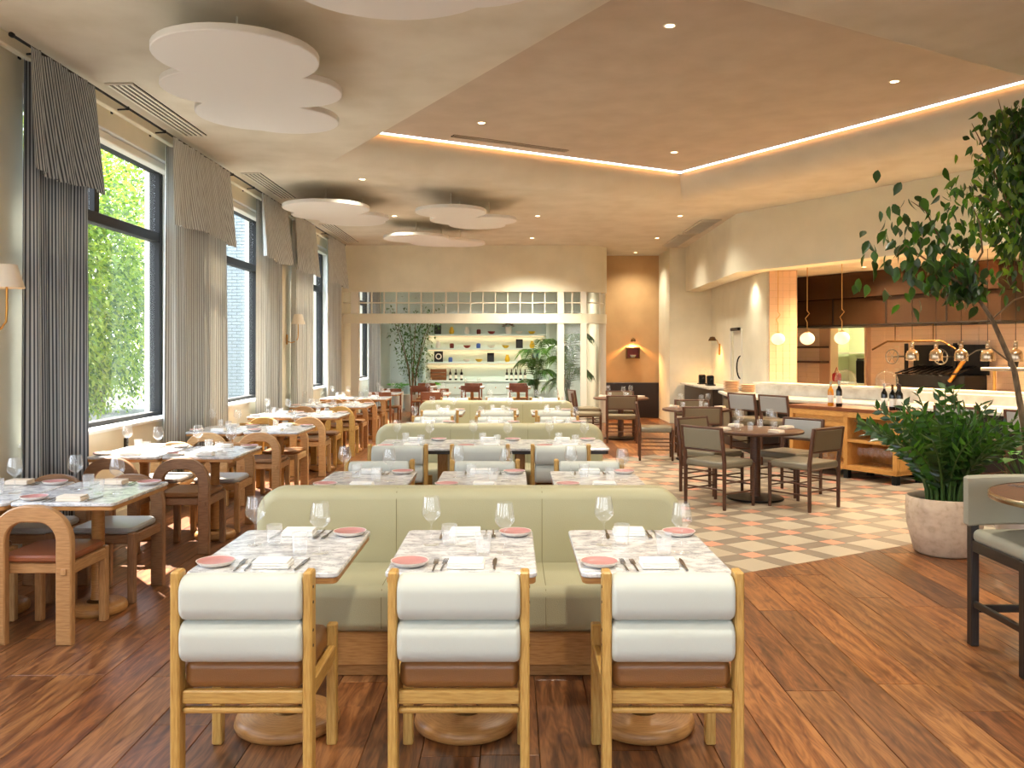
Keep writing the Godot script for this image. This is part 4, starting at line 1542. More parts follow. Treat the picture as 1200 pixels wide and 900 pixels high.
func walnut_chair(label: String, at: Vector3, turn: float, seat_h: float, back: String, seat: String, group := "walnut chairs round the tables") -> void:
	var t := thing("bar_stool" if seat_h > 0.55 else "walnut_chair", label, "stool" if seat_h > 0.55 else "chair", at, turn, group)
	var w: Material = M.walnut
	var top := seat_h + 0.35
	for s in [-1.0, 1.0]:
		part(t, "back_post", MB.new().tube([Vector3(s * 0.252, 0, 0.235), Vector3(s * 0.252, seat_h, 0.235), Vector3(s * 0.252, top, 0.285)], [0.018, 0.022, 0.020], 10), w)
		part(t, "leg", MB.new().tube([Vector3(s * 0.245, 0, -0.235), Vector3(s * 0.245, seat_h - 0.03, -0.235)], [0.017, 0.021], 10), w)
		for y in [0.16, 0.27]:
			part(t, "stretcher", MB.new().bar(Vector3(s * 0.248, y, -0.235), Vector3(s * 0.252, y, 0.235), 0.009, 6), w)
	part(t, "stretcher", MB.new().bar(Vector3(-0.245, 0.22, -0.235), Vector3(0.245, 0.22, -0.235), 0.009, 6), w)
	part(t, "stretcher", MB.new().bar(Vector3(-0.25, 0.20, 0.235), Vector3(0.25, 0.20, 0.235), 0.009, 6), w)
	put(t, "seat", S.w_seat, M[seat], Vector3(0, seat_h - 0.036, 0))
	var B := Basis(Vector3.RIGHT, atan2(0.05, 0.35))
	put(t, "backrest", S.w_back, M[back], Vector3(0, top - 0.125, 0.268), B)
	part(t, "top_rail", MB.new().bar(Vector3(-0.252, top - 0.012, 0.283), Vector3(0.252, top - 0.012, 0.283), 0.016, 10), w)
	part(t, "back_rail", MB.new().bar(Vector3(-0.252, top - 0.24, 0.252), Vector3(0.252, top - 0.24, 0.252), 0.013, 10), w)


func face(dx: float, dd: float) -> float:
	# turn about y for a chair that looks along (x, distance)
	return atan2(-dx, dd)


func build_round_area() -> void:
	var tabs := [[2.63, 9.5, "nearest round walnut table on the tile floor", "the nearest round walnut table"], [2.72, 12.95, "second round walnut table, standing at the far edge of the tile floor", "the second round walnut table"], [1.98, 16.0, "farthest walnut table near the rounded partition corner", "the farthest walnut table"]]
	for i in 3:
		var e: Array = tabs[i]
		var t := thing("round_table", e[2], "table", P(e[0], 0, e[1]), 0.0, "round walnut tables")
		part(t, "tabletop", MB.new().lathe([Vector2(0.0, 0.715), Vector2(0.48, 0.715), Vector2(0.50, 0.722), Vector2(0.505, 0.735), Vector2(0.50, 0.748), Vector2(0.49, 0.75), Vector2(0.0, 0.75)], 48), M.walnut)
		part(t, "column", MB.new().lathe([Vector2(0.06, 0.03), Vector2(0.055, 0.05), Vector2(0.055, 0.69), Vector2(0.18, 0.715)], 24), M.walnut)
		part(t, "base", MB.new().lathe([Vector2(0.0, 0.0), Vector2(0.295, 0.0), Vector2(0.30, 0.008), Vector2(0.295, 0.022), Vector2(0.06, 0.034), Vector2(0.0, 0.034)], 40), M.dark_bronze)
		var f0: Vector2 = [Vector2(0.79, 0.61), Vector2(0.12, 0.99), Vector2(0.1, 0.99)][i]
		var n := 0
		for s in [[0.0, "near-left"], [PI / 2, "near-right"], [PI, "far-right"], [-PI / 2, "far-left"]]:
			var f := f0.rotated(s[0])
			if (i == 2 or i == 1) and n == 1:
				n += 1
				continue
			var at := P(e[0] - f.x * 0.60, 0, e[1] - f.y * 0.60)
			var bk: String = ["olive_leather", "taupe_cloth", "grey_leather", "taupe_cloth"][n] if i == 0 else "taupe_cloth"
			walnut_chair("walnut chair on the %s side of %s" % [["near-left", "near-right", "far-right", "far-left"][n] if i == 0 else ["near", "right", "far", "left"][n], e[3]], at, face(f.x, f.y), 0.48, bk, "olive_leather" if i < 2 else "taupe_cloth")
			n += 1
		for k in 4 if i == 0 else 3:
			var a: float = k * TAU / (4.0 if i == 0 else 3.0) + 0.6
			var w: String = ["right", "far", "left", "near"][k]
			solo("wine_glass", S.wine if i == 0 else S.wine_far, M.glassware, "stemmed wine glass on the %s side of %s" % [w, e[3]], "wine glass", P(e[0] + cos(a) * 0.24, 0.751, e[1] + sin(a) * 0.24), 0.0, "wine glasses on the tables")
			solo("tumbler", S.tumbler if i == 0 else S.tumbler_far, M.tumbler_glass, "water tumbler on the %s side of %s" % [w, e[3]], "tumbler", P(e[0] + cos(a + 0.45) * 0.2, 0.751, e[1] + sin(a + 0.45) * 0.2), 0.0, "water tumblers on the tables")
			solo("folded_napkin", S.napkin, M.napkin_cream, "folded napkin on the %s side of %s" % [w, e[3]], "napkin", P(e[0] + cos(a - 0.3) * 0.39, 0.751, e[1] + sin(a - 0.3) * 0.39), a, "folded napkins on the tables")
	# bench back and chairs by the rounded corner
	walnut_chair("walnut chair standing beside the rounded partition corner", P(1.45, 0, 17.4), face(1, 0.2), 0.48, "grey_leather", "taupe_cloth")


func build_ceiling_things() -> void:
	# scalloped cloud boards
	var clouds := [
		[[[-1.87, 5.97, 0.55], [-2.2, 6.68, 0.45], [-1.72, 6.75, 0.41], [-2.15, 7.42, 0.50], [-1.95, 7.58, 0.45]], "largest scalloped cloud panel above the window row"],
		[[[-0.65, 4.65, 0.62], [-0.22, 4.62, 0.46], [-1.0, 4.4, 0.5], [-0.5, 4.1, 0.55]], "scalloped cloud panel cut off by the top edge above the front tables"],
		[[[-2.6, 12.3, 0.60], [-2.75, 12.9, 0.48], [-2.25, 13.2, 0.40], [-2.45, 13.5, 0.50]], "scalloped cloud panel above the middle window tables"],
		[[[-0.88, 12.65, 0.51], [-0.80, 13.4, 0.45], [-0.35, 13.45, 0.42], [-0.35, 14.4, 0.50], [-0.55, 13.9, 0.45]], "scalloped cloud panel nearest the lit ceiling tray"],
		[[[-1.7, 15.6, 0.58], [-1.3, 16.2, 0.58], [-0.95, 16.35, 0.45]], "farthest scalloped cloud panel before the glazed partition"]]
	for c in clouds:
		var poly := circle(Vector2(c[0][0][0], -c[0][0][1]), c[0][0][2])
		for i in range(1, c[0].size()):
			var r := Geometry2D.merge_polygons(poly, circle(Vector2(c[0][i][0], -c[0][i][1]), c[0][i][2]))
			poly = r[0]
		var o := Vector2(c[0][0][0], c[0][0][1])
		var t := thing("cloud_panel", c[1], "ceiling panel", P(o.x, 3.58, o.y), 0.0, "scalloped cloud panels under the ceiling")
		var local := PackedVector2Array()
		for p in poly:
			local.append(p - Vector2(o.x, -o.y))
		part(t, "board", MB.new().prism(local, 0.0, 0.05, 0.006), M.cloud_board)
		for k in 3:
			var h: Array = c[0][k]
			part(t, "hanger", MB.new().bar(Vector3(h[0] - o.x, 0.05, o.y - h[1]), Vector3(h[0] - o.x, CEIL - 3.58, o.y - h[1]), 0.008, 6), M.white_paint)
	# downlights: trim ring, glowing lens, spot
	var lens := glow("lamp_glow", Color(1.0, 0.86, 0.66), 9.0)
	var downs := [[K(4.60, TRAY_H, 5.0), "above the front of the tray"], [Vector3(0, 0, 0), ""]]
	var list := [
		[1.272, 7.08, TRAY_H, "ceiling tray downlight nearest the top edge"], [3.72, 8.55, TRAY_H, "ceiling tray downlight nearest the ficus"], [-0.35, 10.1, TRAY_H, "ceiling tray downlight beside the lit cove corner"], [2.14, 11.6, TRAY_H, "ceiling tray downlight beside the linear slot"],
		[-1.98, 11.63, CEIL, "ceiling downlight over the third window row"], [-1.98, 14.8, CEIL, "ceiling downlight between two cloud panels"], [0.43, 14.8, CEIL, "ceiling downlight right of the cloud panels"], [2.83, 14.8, CEIL, "ceiling downlight over the second round table"],
		[0.40, 17.7, CEIL, "ceiling downlight close to the glazed partition"], [2.92, 17.7, CEIL, "ceiling downlight close to the passage"], [2.85, 20.3, CEIL, "ceiling downlight in front of the ochre wall"],
		[4.16, 15.9, 2.975, "soffit downlight washing the service wall"],
		[2.6, 4.3, CEIL, "added ceiling downlight above the counter stool"], [0.3, 2.6, CEIL, "added ceiling downlight above the camera"], [-1.9, 1.6, CEIL, "added ceiling downlight behind the nearest window row"], [4.9, 6.2, CEIL, "added ceiling downlight above the potted plants"], [2.4, 1.2, CEIL, "added ceiling downlight beyond the right edge"], [5.4, 9.6, CEIL, "added ceiling downlight over the glass cabinet"], [-1.2, 21.6, CEIL, "ceiling downlight in the middle of the back room"], [0.8, 21.6, CEIL, "ceiling downlight on the right of the back room"]]  # all but the back room pair are added lamps to brighten the floor
	for e in list:
		var t := thing("downlight", "small round recessed " + e[3], "downlight", P(e[0], e[2], e[1]), 0.0, "recessed downlights")
		part(t, "trim_ring", MB.new().lathe([Vector2(0.038, -0.004), Vector2(0.052, -0.006), Vector2(0.056, -0.001)], 20), M.white_paint)
		part(t, "lens", MB.new().lathe([Vector2(0.0, -0.0035), Vector2(0.039, -0.003)], 20), lens)
		var s := SpotLight3D.new()
		s.name = "spot"
		s.light_color = Color(1.0, 0.965, 0.88)
		s.light_energy = (6.0 if e[1] < 7.0 else (7.0 if e[1] < 12.0 else (3.5 if e[0] > 2.0 else (6.0 if e[0] < -1.5 else (20.0 if e[1] < 18.0 else 16.0))))) if e[2] > 3.0 else 1.2
		s.spot_angle = 66.0
		s.spot_angle_attenuation = 1.0
		s.spot_range = 30.0
		s.light_size = 0.08
		t.add_child(s)
		s.position = Vector3(0, -0.02, 0)
		s.rotation.x = -PI / 2
	# slot diffusers by the windows
	var spans := [[7.45, 9.25, "nearest the camera"], [11.2, 13.06, "over the second window"], [15.7, 18.4, "nearest the partition"]]
	for e in spans:
		var l: float = e[1] - e[0]
		var t := thing("slot_diffuser", "white four-slot air diffuser in the ceiling by the windows, " + e[2], "air vent", P(-3.33, CEIL, (e[0] + e[1]) / 2), 0.0, "slot diffusers")
		part(t, "backing", MB.new().box(Vector3(0, -0.003, 0), Vector3(0.24, 0.006, l)), M.void)
		for k in 5:
			part(t, "bar", MB.new().box(Vector3(-0.10 + k * 0.05, -0.010, 0), Vector3(0.022, 0.014, l)), M.white_paint)
		for s in [-1, 1]:
			part(t, "end_cap", MB.new().box(Vector3(0, -0.010, s * l / 2), Vector3(0.24, 0.014, 0.02)), M.white_paint)
	var ts := thing("slot_diffuser", "long thin dark air slot in the ceiling tray near its lit edge", "air vent", K(5.55, TRAY_H, 9.62), deg_to_rad(30.0), "slot diffusers")
	part(ts, "backing", MB.new().box(Vector3(0, -0.003, 0), Vector3(1.66, 0.006, 0.10)), M.void)
	for k in 3:
		part(ts, "bar", MB.new().box(Vector3(0, -0.008, -0.045 + k * 0.045), Vector3(1.66, 0.010, 0.012)), M.tray_plaster)
	for e in [[3.45, 15.2, 16.9, "nearer"], [3.42, 17.2, 19.0, "farther"]]:
		var l: float = e[2] - e[1]
		var t := thing("ceiling_grille", "%s grey louvred air grille in the ceiling by the bulkhead" % e[3], "air vent", P(e[0], CEIL, (e[1] + e[2]) / 2), 0.0, "ceiling grilles")
		part(t, "backing", MB.new().box(Vector3(0, -0.003, 0), Vector3(0.34, 0.006, l)), M.void)
		part(t, "frame", MB.new().box(Vector3(-0.16, -0.012, 0), Vector3(0.03, 0.018, l)).box(Vector3(0.16, -0.012, 0), Vector3(0.03, 0.018, l)).box(Vector3(0, -0.012, l / 2), Vector3(0.35, 0.018, 0.03)).box(Vector3(0, -0.012, -l / 2), Vector3(0.35, 0.018, 0.03)), M.ceiling_plaster)
		for k in 12:
			part(t, "louvre", MB.new().box(Vector3(0, -0.012, -l / 2 + (k + 0.5) * l / 12), Vector3(0.29, 0.014, l / 26), 0.0, Basis(Vector3.RIGHT, 0.5)), M.ceiling_plaster)


# pleated cloth hung between two distances along the window wall
func cloth(z0: float, z1: float, y0: float, y1: float, x: float, amp: float, pleats: float, flare := 0.0, hem := 0.0, seed_ := 0.0, slant := 0.0) -> MB:
	var m := MB.new()
	var rows := []
	var us := []
	var R := 14
	var l := z1 - z0
	var C := int(pleats * 10)
	for i in R + 1:
		var v := float(i) / R
		var row := []
		var ur := []
		var run := 0.0
		var prev := Vector3.ZERO
		for j in C + 1:
			var u := float(j) / C
			var spread := 1.0 + flare * (1.0 - v) * 0.12
			var ph := u * TAU * pleats + seed_ + 0.7 * sin(u * 9.0 + seed_) + 0.25 * sin(v * 3.0 + u * 5.0)
			var z := (z0 + z1) / 2 + (u - 0.5) * l * spread
			var a := amp * (0.55 + 0.45 * (1.0 - v)) * (0.75 + 0.25 * sin(u * 13.0 + seed_ * 2.0))
			var y := lerpf(y0 + hem * sin(u * 7.0 + seed_), y1, v)
			var flat_u := a / maxf(amp * (0.55 + 0.45 * (1.0 - v)), 1e-6)
			var big := 0.5 * amp * sin(u * 17.0 + seed_ * 3.1 + 0.4 * v) * (1.0 - 0.4 * v)
			var p := P(x + a * sin(ph) + big + flare * 0.06 * (1.0 - v), y, z + 0.45 * a * cos(ph))
			row.append(p)
			# the stripes follow the cloth as it lies at the top, so they hang straight
			var f := Vector3(0.8 * amp * flat_u * sin(u * TAU * pleats + seed_ + 0.7 * sin(u * 9.0 + seed_)), 0, u * l)
			if j > 0:
				run += (f - prev).length()
			prev = f
			ur.append(Vector2(run * 5.6 + slant * v * (0.6 + u), y))
		rows.append(row)
		us.append(ur)
	return m.sheet(rows, us)


func build_curtains() -> void:
	var list := [[6.33, 7.34, "curtain_stripe", "nearest grey striped curtain", 9.0], [9.02, 10.80, "curtain_pale", "wide pale striped curtain between the first two windows", 14.0], [12.2, 13.5, "curtain_pale", "pale striped curtain beyond the brick-view window", 9.0], [14.15, 15.5, "curtain_pale", "pale striped curtain beside the far wall sconce", 9.0], [16.7, 18.2, "curtain_pale", "last pale striped curtain against the partition", 9.0]]
	var k := 0
	for e in list:
		k += 1
		var t := thing("curtain", "%s with a gathered valance" % e[3], "curtain", Vector3.ZERO, 0.0, "striped curtains")
		part(t, "drape", cloth(e[0] + 0.04, e[1] - 0.04, 0.02, 3.72, -3.535, 0.06, e[4] * 0.78, 0.0, 0.0, k * 1.7), M[e[2]])
		part(t, "valance", cloth(e[0], e[1], 2.90, 3.80, -3.475, 0.032, e[4] * 0.8, 1.0, 0.02, k * 2.3, 0.55), M[e[2]])
	var back := thing("curtain", "grey curtain at the window of the back room", "curtain", Vector3.ZERO, 0.0, "striped curtains")
	part(back, "drape", cloth(21.0, 22.6, 0.02, 3.6, -3.4, 0.05, 9.0, 0.0, 0.0, 4.0), M.curtain_stripe)
	for e in [[6.15, 13.6, [6.5, 8.0, 8.85, 11.0, 11.9], "long black curtain rod over the first two windows"], [14.05, 18.4, [14.3, 15.6, 16.5], "black curtain rod over the third window"]]:
		var t := thing("curtain_rod", e[3], "curtain rod", P(-3.50, 3.81, (e[0] + e[1]) / 2), 0.0, "black curtain rods")
		var h: float = (e[1] - e[0]) / 2
		part(t, "rod", MB.new().bar(Vector3(0, 0, h), Vector3(0, 0, -h), 0.011, 8), M.black_metal)
		for s in [-1, 1]:
			part(t, "finial", MB.new().rbox(Vector3(0, 0, s * h), Vector3(0.036, 0.036, 0.05), 0.016, 2), M.black_metal)
		for z in e[2]:
			var zz: float = (e[0] + e[1]) / 2 - z
			var br := MB.new()
			br.bar(Vector3(-0.145, -0.02, zz), Vector3(0, -0.012, zz), 0.008, 6)
			br.box(Vector3(-0.143, -0.02, zz), Vector3(0.012, 0.07, 0.035), 0.003)
			br.rbox(Vector3(0, -0.004, zz), Vector3(0.034, 0.034, 0.02), 0.008, 1)
			part(t, "bracket", br, M.black_metal)


func build_sconces() -> void:
	glow("sconce_bulb_glow", Color(1.0, 0.75, 0.45), 0.8)
	for e in [[6.02, "wall sconce with a white shade at the left edge of the view"], [14.22, "wall sconce with a white shade between the window pairs"]]:
		var t := thing("wall_sconce", "brass " + e[1], "sconce", P(WALLX, 1.78, e[0]), 0.0, "window wall sconces")
		part(t, "backplate", MB.new().box(Vector3(0.012, 0.0, 0), Vector3(0.022, 0.16, 0.06), 0.004), M.brass)
		var pts := [Vector3(0.02, -0.03, 0), Vector3(0.08, -0.05, 0), Vector3(0.15, -0.03, 0), Vector3(0.185, 0.02, 0), Vector3(0.19, 0.10, 0), Vector3(0.19, 0.26, 0)]
		part(t, "arm", MB.new().tube(pts, 0.008, 8), M.brass)
		part(t, "shade", MB.new().lathe([Vector2(0.112, 0.25), Vector2(0.065, 0.41)], 28, Vector3(0.19, 0, 0)), M.shade_linen)
		part(t, "bulb", MB.new().lathe([Vector2(0.0, 0.262), Vector2(0.018, 0.265), Vector2(0.028, 0.30), Vector2(0.02, 0.325), Vector2(0.0, 0.335)], 12, Vector3(0.19, 0, 0)), M.sconce_bulb_glow)
		var l := OmniLight3D.new()
		l.name = "sconce_omni"
		l.light_color = Color(1.0, 0.70, 0.42)
		l.light_energy = 0.012
		l.light_size = 0.03
		t.add_child(l)
		l.position = Vector3(0.19, 0.30, 0)
	# brass sconce on the service wall
	var t := thing("wall_sconce", "small brass sconce with a dark cone shade on the service wall", "sconce", P(4.4, 1.70, 18.6))
	part(t, "backplate", MB.new().box(Vector3(-0.012, -0.07, 0), Vector3(0.022, 0.24, 0.11), 0.004), M.brass)
	part(t, "arm", MB.new().tube([Vector3(-0.02, 0.02, 0), Vector3(-0.06, 0.12, 0), Vector3(-0.16, 0.17, 0)], 0.007, 8), M.brass)
	part(t, "shade", MB.new().lathe([Vector2(0.09, 0.11), Vector2(0.05, 0.19), Vector2(0.0, 0.20)], 20, Vector3(-0.16, 0, 0)), M.antique_brass)
	lamp(t, "sconce_spot", Vector3(-0.16, 0.10, 0), 1.0, 65.0)
	# picture box and picture light on the ochre wall
	var pb := thing("picture_box", "small framed shadow box holding a bowl on the ochre wall", "picture frame", P(2.88, 1.55, 21.0))
	for s in [-1.0, 1.0]:
		part(pb, "frame_side", MB.new().box(Vector3(s * 0.15, 0, 0.07), Vector3(0.022, 0.27, 0.14), 0.003), M.antique_brass)
		part(pb, "frame_rail", MB.new().box(Vector3(0, s * 0.125, 0.07), Vector3(0.30, 0.022, 0.14), 0.003), M.antique_brass)
	part(pb, "back", MB.new().box(Vector3(0, 0, 0.008), Vector3(0.28, 0.24, 0.012)), M.red_glaze)
	solo("display_bowl", MB.new().lathe([Vector2(0.0, 0.0), Vector2(0.03, 0.0), Vector2(0.06, 0.025), Vector2(0.075, 0.06)], 18), M.white_glaze, "small white bowl displayed inside the shadow box", "bowl", P(2.88, 1.437, 20.93))
	var pl := thing("picture_light", "brass picture light glowing above the shadow box", "wall light", P(2.88, 1.86, 21.0))
	part(pl, "arm", MB.new().tube([Vector3(0, 0, 0), Vector3(0, 0.06, 0.05), Vector3(0, 0.04, 0.13)], 0.008, 8), M.antique_brass)
	part(pl, "shade", MB.new().lathe([Vector2(0.065, -0.04), Vector2(0.05, 0.015), Vector2(0.02, 0.045), Vector2(0.0, 0.05)], 20, Vector3(0, 0, 0.13)), M.antique_brass)
	lamp(pl, "picture_spot", Vector3(0, -0.045, 0.13), 2.2, 70.0)
	part(pl, "bulb", MB.new().lathe([Vector2(0.0, -0.045), Vector2(0.025, -0.035), Vector2(0.02, -0.01), Vector2(0.0, 0.0)], 12, Vector3(0, 0, 0.13)), M.sconce_bulb_glow)


func lamp(t: Node3D, called: String, at: Vector3, e: float, ang: float, c := Color(1.0, 0.72, 0.42)) -> SpotLight3D:
	var s := SpotLight3D.new()
	s.name = called
	s.light_color = c
	s.light_energy = e
	s.spot_angle = ang
	s.spot_angle_attenuation = 0.8
	s.spot_range = 20.0
	s.light_size = 0.03
	t.add_child(s)
	s.position = at
	s.rotation.x = -PI / 2
	return s


func bottle(at: Vector3, glassm: String, capm: String, label: String, h := 1.0, group := "") -> void:
	var t := thing("wine_bottle", label, "bottle", at, rng.randf() * TAU, group)
	put(t, "glass", S.bottle, M[glassm], Vector3.ZERO, Basis.from_scale(Vector3(1, h, 1)))
	put(t, "cap", S.bottle_cap, M[capm], Vector3.ZERO, Basis.from_scale(Vector3(1, h, 1)))
	put(t, "paper_label", S.bottle_label, M.bottle_label, Vector3.ZERO)


func build_bar() -> void:
	# bar: dark front, stone top, raised stone ledge with light strips
	var t := thing("bar_counter", "long stone-topped bar running before the open kitchen", "counter")
	var fa := K(9.70, 0, 2.5)
	var fb := K(9.70, 0, 9.6)
	var ba := K(10.55, 0, 2.5)
	var bb := K(10.55, 0, 10.4)
	var top := PackedVector2Array([Vector2(fa.x, fa.z), Vector2(fb.x, fb.z), Vector2(3.38, -13.45), Vector2(3.45, -14.2), Vector2(3.60, -15.35), Vector2(4.36, -15.35), Vector2(4.36, -14.9), Vector2(bb.x, bb.z), Vector2(ba.x, ba.z)])
	part(t, "stone_top", MB.new().prism(top, 0.865, 0.905, 0.006), M.counter_stone)
	var fa2 := K(9.95, 0, 2.5)
	var fb2 := K(9.95, 0, 9.6)
	part(t, "front", MB.new().prism(PackedVector2Array([Vector2(fa2.x, fa2.z), Vector2(fb2.x, fb2.z), Vector2(3.70, -13.45), Vector2(3.66, -15.30), Vector2(4.30, -15.30), Vector2(4.30, -14.9), Vector2(bb.x, bb.z), Vector2(ba.x, ba.z)]), 0.0, 0.865), M.dark_panel)
	part(t, "end_panel", MB.new().box(P(3.655, 0.47, 14.4), Vector3(0.02, 0.62, 1.5), 0.004), M.taupe_cloth)
	var lg := kmb()
	lg.box(Vector3(10.72, 0.53, -6.45), Vector3(0.30, 1.06, 7.9), 0.006)
	part(t, "raised_ledge", lg, M.counter_stone)
	var lip := kmb()
	lip.box(Vector3(10.70, 1.075, -6.45), Vector3(0.40, 0.03, 7.9), 0.005)
	part(t, "ledge_top", lip, M.counter_stone)
	for e in [[1.050, 10.535, "upper"], [0.918, 10.548, "lower"]]:
		var lt := thing("counter_light", "%s warm light strip along the bar ledge behind the plants" % e[2], "strip light")
		part(lt, "light_strip", kmb().box(Vector3(e[1], e[0], -5.2), Vector3(0.018, 0.016, 4.6)), M.led_glow)
		var al := AreaLight3D.new()
		al.name = "ledge_area_light"
		al.area_size = Vector2(4.6, 0.02)
		al.light_color = Color(1.0, 0.68, 0.38)
		al.light_energy = 0.10
		lt.add_child(al)
		al.position = K(e[1] - 0.02, e[0], 5.2)
		al.basis = TURN * Basis(Vector3.UP, PI / 2) * Basis(Vector3.RIGHT, deg_to_rad(-60.0))
	# side counter with coffee grinders
	var sc := thing("side_counter", "dark side counter with a pale stone top against the service wall", "counter", P(4.06, 0, 17.95))
	part(sc, "stone_top", MB.new().box(Vector3(-0.02, 0.885, 0), Vector3(0.68, 0.035, 2.8), 0.005), M.counter_stone)
	part(sc, "body", MB.new().box(Vector3(0.02, 0.434, 0), Vector3(0.58, 0.866, 2.7), 0.005), M.dark_panel)
	for k in 2:
		var g := thing("coffee_grinder", ["left of the two black coffee grinders on the side counter", "right of the two black coffee grinders on the side counter"][k], "grinder", P(3.98, 0.903, 18.4 - 0.75 * k))
		part(g, "body", MB.new().box(Vector3(0, 0.10, 0), Vector3(0.13, 0.20, 0.15), 0.02), M.black_metal)
		part(g, "base", MB.new().box(Vector3(0, 0.012, 0.02), Vector3(0.17, 0.024, 0.22), 0.006), M.black_metal)
		part(g, "hopper", MB.new().lathe([Vector2(0.04, 0.20), Vector2(0.085, 0.30), Vector2(0.088, 0.34), Vector2(0.0, 0.345)], 18), M.glassware)
		part(g, "spout", MB.new().bar(Vector3(0, 0.13, 0.07), Vector3(0, 0.10, 0.13), 0.022, 8), M.black_metal)
	# stacks of plates, glass screen, glass covers on the bar
	for k in 2:
		for j in [9, 6][k]:
			solo("dinner_plate", MB.new().lathe([Vector2(0.0, 0.0), Vector2(0.09, 0.0), Vector2(0.135, 0.016), Vector2(0.136, 0.020), Vector2(0.09, 0.006), Vector2(0.0, 0.006)], 24), M.wall_tile, "%s sand-coloured plate of the %s stack on the bar" % [["lowest", "second lowest", "third lowest", "fourth lowest", "fifth lowest", "sixth lowest", "seventh lowest", "second highest", "topmost"][j] if k == 0 or j < 5 else "topmost", ["taller", "shorter"][k]], "plate", P([3.69, 3.97][k], 0.906 + j * 0.021, [14.78, 14.78][k]), 0.0, "stacked plates on the bar")
	var gs := thing("glass_screen", "clear glass screen standing at the tiled end of the bar", "glass screen", P(4.50, 0.906, 14.55), deg_to_rad(-5.0))
	part(gs, "pane", MB.new().box(Vector3(0, 0.17, 0), Vector3(0.40, 0.34, 0.010)), M.pane)
	part(gs, "foot", MB.new().box(Vector3(0, 0.008, 0), Vector3(0.40, 0.016, 0.05), 0.003), M.steel)
	for k in 2:
		var c := thing("cake_cover", ["domed glass cake cover on the bar ledge left of the bottles", "smaller domed glass cover on the bar ledge behind the champagne"][k], "glass cover", K(10.72, 1.091, [8.05, 8.75][k]), 0.0)
		part(c, "dome", MB.new().lathe([Vector2(0.15, 0.0), Vector2(0.15, 0.10), Vector2(0.13, 0.17), Vector2(0.07, 0.215), Vector2(0.0, 0.225)], 28), M.glassware)
		part(c, "knob", MB.new().rbox(Vector3(0, 0.24, 0), Vector3(0.03, 0.03, 0.03), 0.014, 2), M.glassware)
		part(c, "board", MB.new().lathe([Vector2(0.0, -0.001), Vector2(0.17, -0.001), Vector2(0.17, 0.0015), Vector2(0.0, 0.0015)], 28), M.oak)
	# cabinet of glasses in front of the bar
	var cb := thing("glass_cabinet", "open oak cabinet of glassware with black feet in front of the bar", "cabinet", K(9.40, 0, 7.55), deg_to_rad(30.0))
	var L := 1.64
	var D := 0.52
	part(cb, "top", MB.new().box(Vector3(0, 0.858, 0), Vector3(D + 0.02, 0.045, L + 0.02), 0.004), M.teak)
	for z in [-L / 2 + 0.03, 0.085, L / 2 - 0.03]:
		part(cb, "post", MB.new().box(Vector3(-D / 2 + 0.03, 0.475, z), Vector3(0.06, 0.72, 0.06), 0.004), M.cabinet_oak)
	for z in [-L / 2 + 0.015, 0.085, L / 2 - 0.015]:
		part(cb, "side_panel", MB.new().box(Vector3(0.03, 0.475, z), Vector3(D - 0.07, 0.72, 0.03), 0.003), M.cabinet_oak)
	part(cb, "top_rail", MB.new().box(Vector3(-D / 2 + 0.02, 0.80, 0), Vector3(0.04, 0.07, L - 0.12), 0.003), M.cabinet_oak)
	part(cb, "back_panel", MB.new().box(Vector3(D / 2 - 0.01, 0.475, 0), Vector3(0.02, 0.72, L), 0.0), M.cabinet_oak)
	part(cb, "bottom", MB.new().box(Vector3(0, 0.14, 0), Vector3(D, 0.06, L), 0.004), M.cabinet_oak)
	part(cb, "shelf", MB.new().box(Vector3(0, 0.475, 0.44), Vector3(D - 0.02, 0.035, 0.70), 0.003), M.cabinet_oak)
	part(cb, "drawer_front", MB.new().box(Vector3(-D / 2 + 0.05, 0.70, -0.36), Vector3(0.02, 0.13, 0.80), 0.003), M.cabinet_oak)
	for z in [-L / 2 + 0.04, 0.085, L / 2 - 0.04]:
		for x in [-D / 2 + 0.04, D / 2 - 0.04]:
			part(cb, "foot", MB.new().box(Vector3(x, 0.055, z), Vector3(0.07, 0.11, 0.07), 0.004), M.black_metal)
	var words := ["leftmost", "second", "third", "fourth", "fifth", "sixth", "rightmost"]
	for r in 2:
		for k in 7:
			for b in 2:
				var p := K(9.29 + 0.17 * b, [0.494, 0.171][r], 7.36 - k * 0.088 - 0.02 * b)
				solo("coupe_glass" if r == 0 else "wine_glass", S.coupe if r == 0 else S.wine_far, M.glassware, "%s %s in the %s row of the cabinet's %s shelf" % [words[k], "coupe glass" if r == 0 else "wine glass", ["front", "back"][b], ["upper", "lower"][r]], "glass", p, 0.0, "glasses in the oak cabinet")
	for k in 6:
		solo("tumbler", S.tumbler_far, M.glassware, "%s tumbler on the bottom of the cabinet's left bay" % words[k], "tumbler", K(9.32, 0.171, 8.22 - k * 0.10), 0.0, "tumblers in the oak cabinet")
	# bottles on the cabinet
	bottle(K(9.32, 0.881, 7.84), "bottle_amber", "bottle_cap", "amber wine bottle with a white label on the oak cabinet", 1.05)
	bottle(K(9.30, 0.881, 7.69), "bottle_dark", "bottle_cap", "dark sparkling wine bottle with a silver neck on the oak cabinet", 1.10)
	bottle(K(9.30, 0.881, 7.02), "bottle_dark", "bottle_cap", "left dark red-wine bottle with white label on the cabinet end", 1.05)
	bottle(K(9.28, 0.881, 6.89), "bottle_dark", "antique_brass", "middle dark wine bottle with gold cap on the cabinet end", 1.02)
	bottle(K(9.40, 0.881, 6.90), "bottle_dark", "bottle_cap_red", "dark wine bottle behind the middle one on the cabinet end", 1.05)
	bottle(K(9.28, 0.881, 6.79), "bottle_dark", "bottle_cap_red", "right dark wine bottle with dark cap on the cabinet end", 1.03)
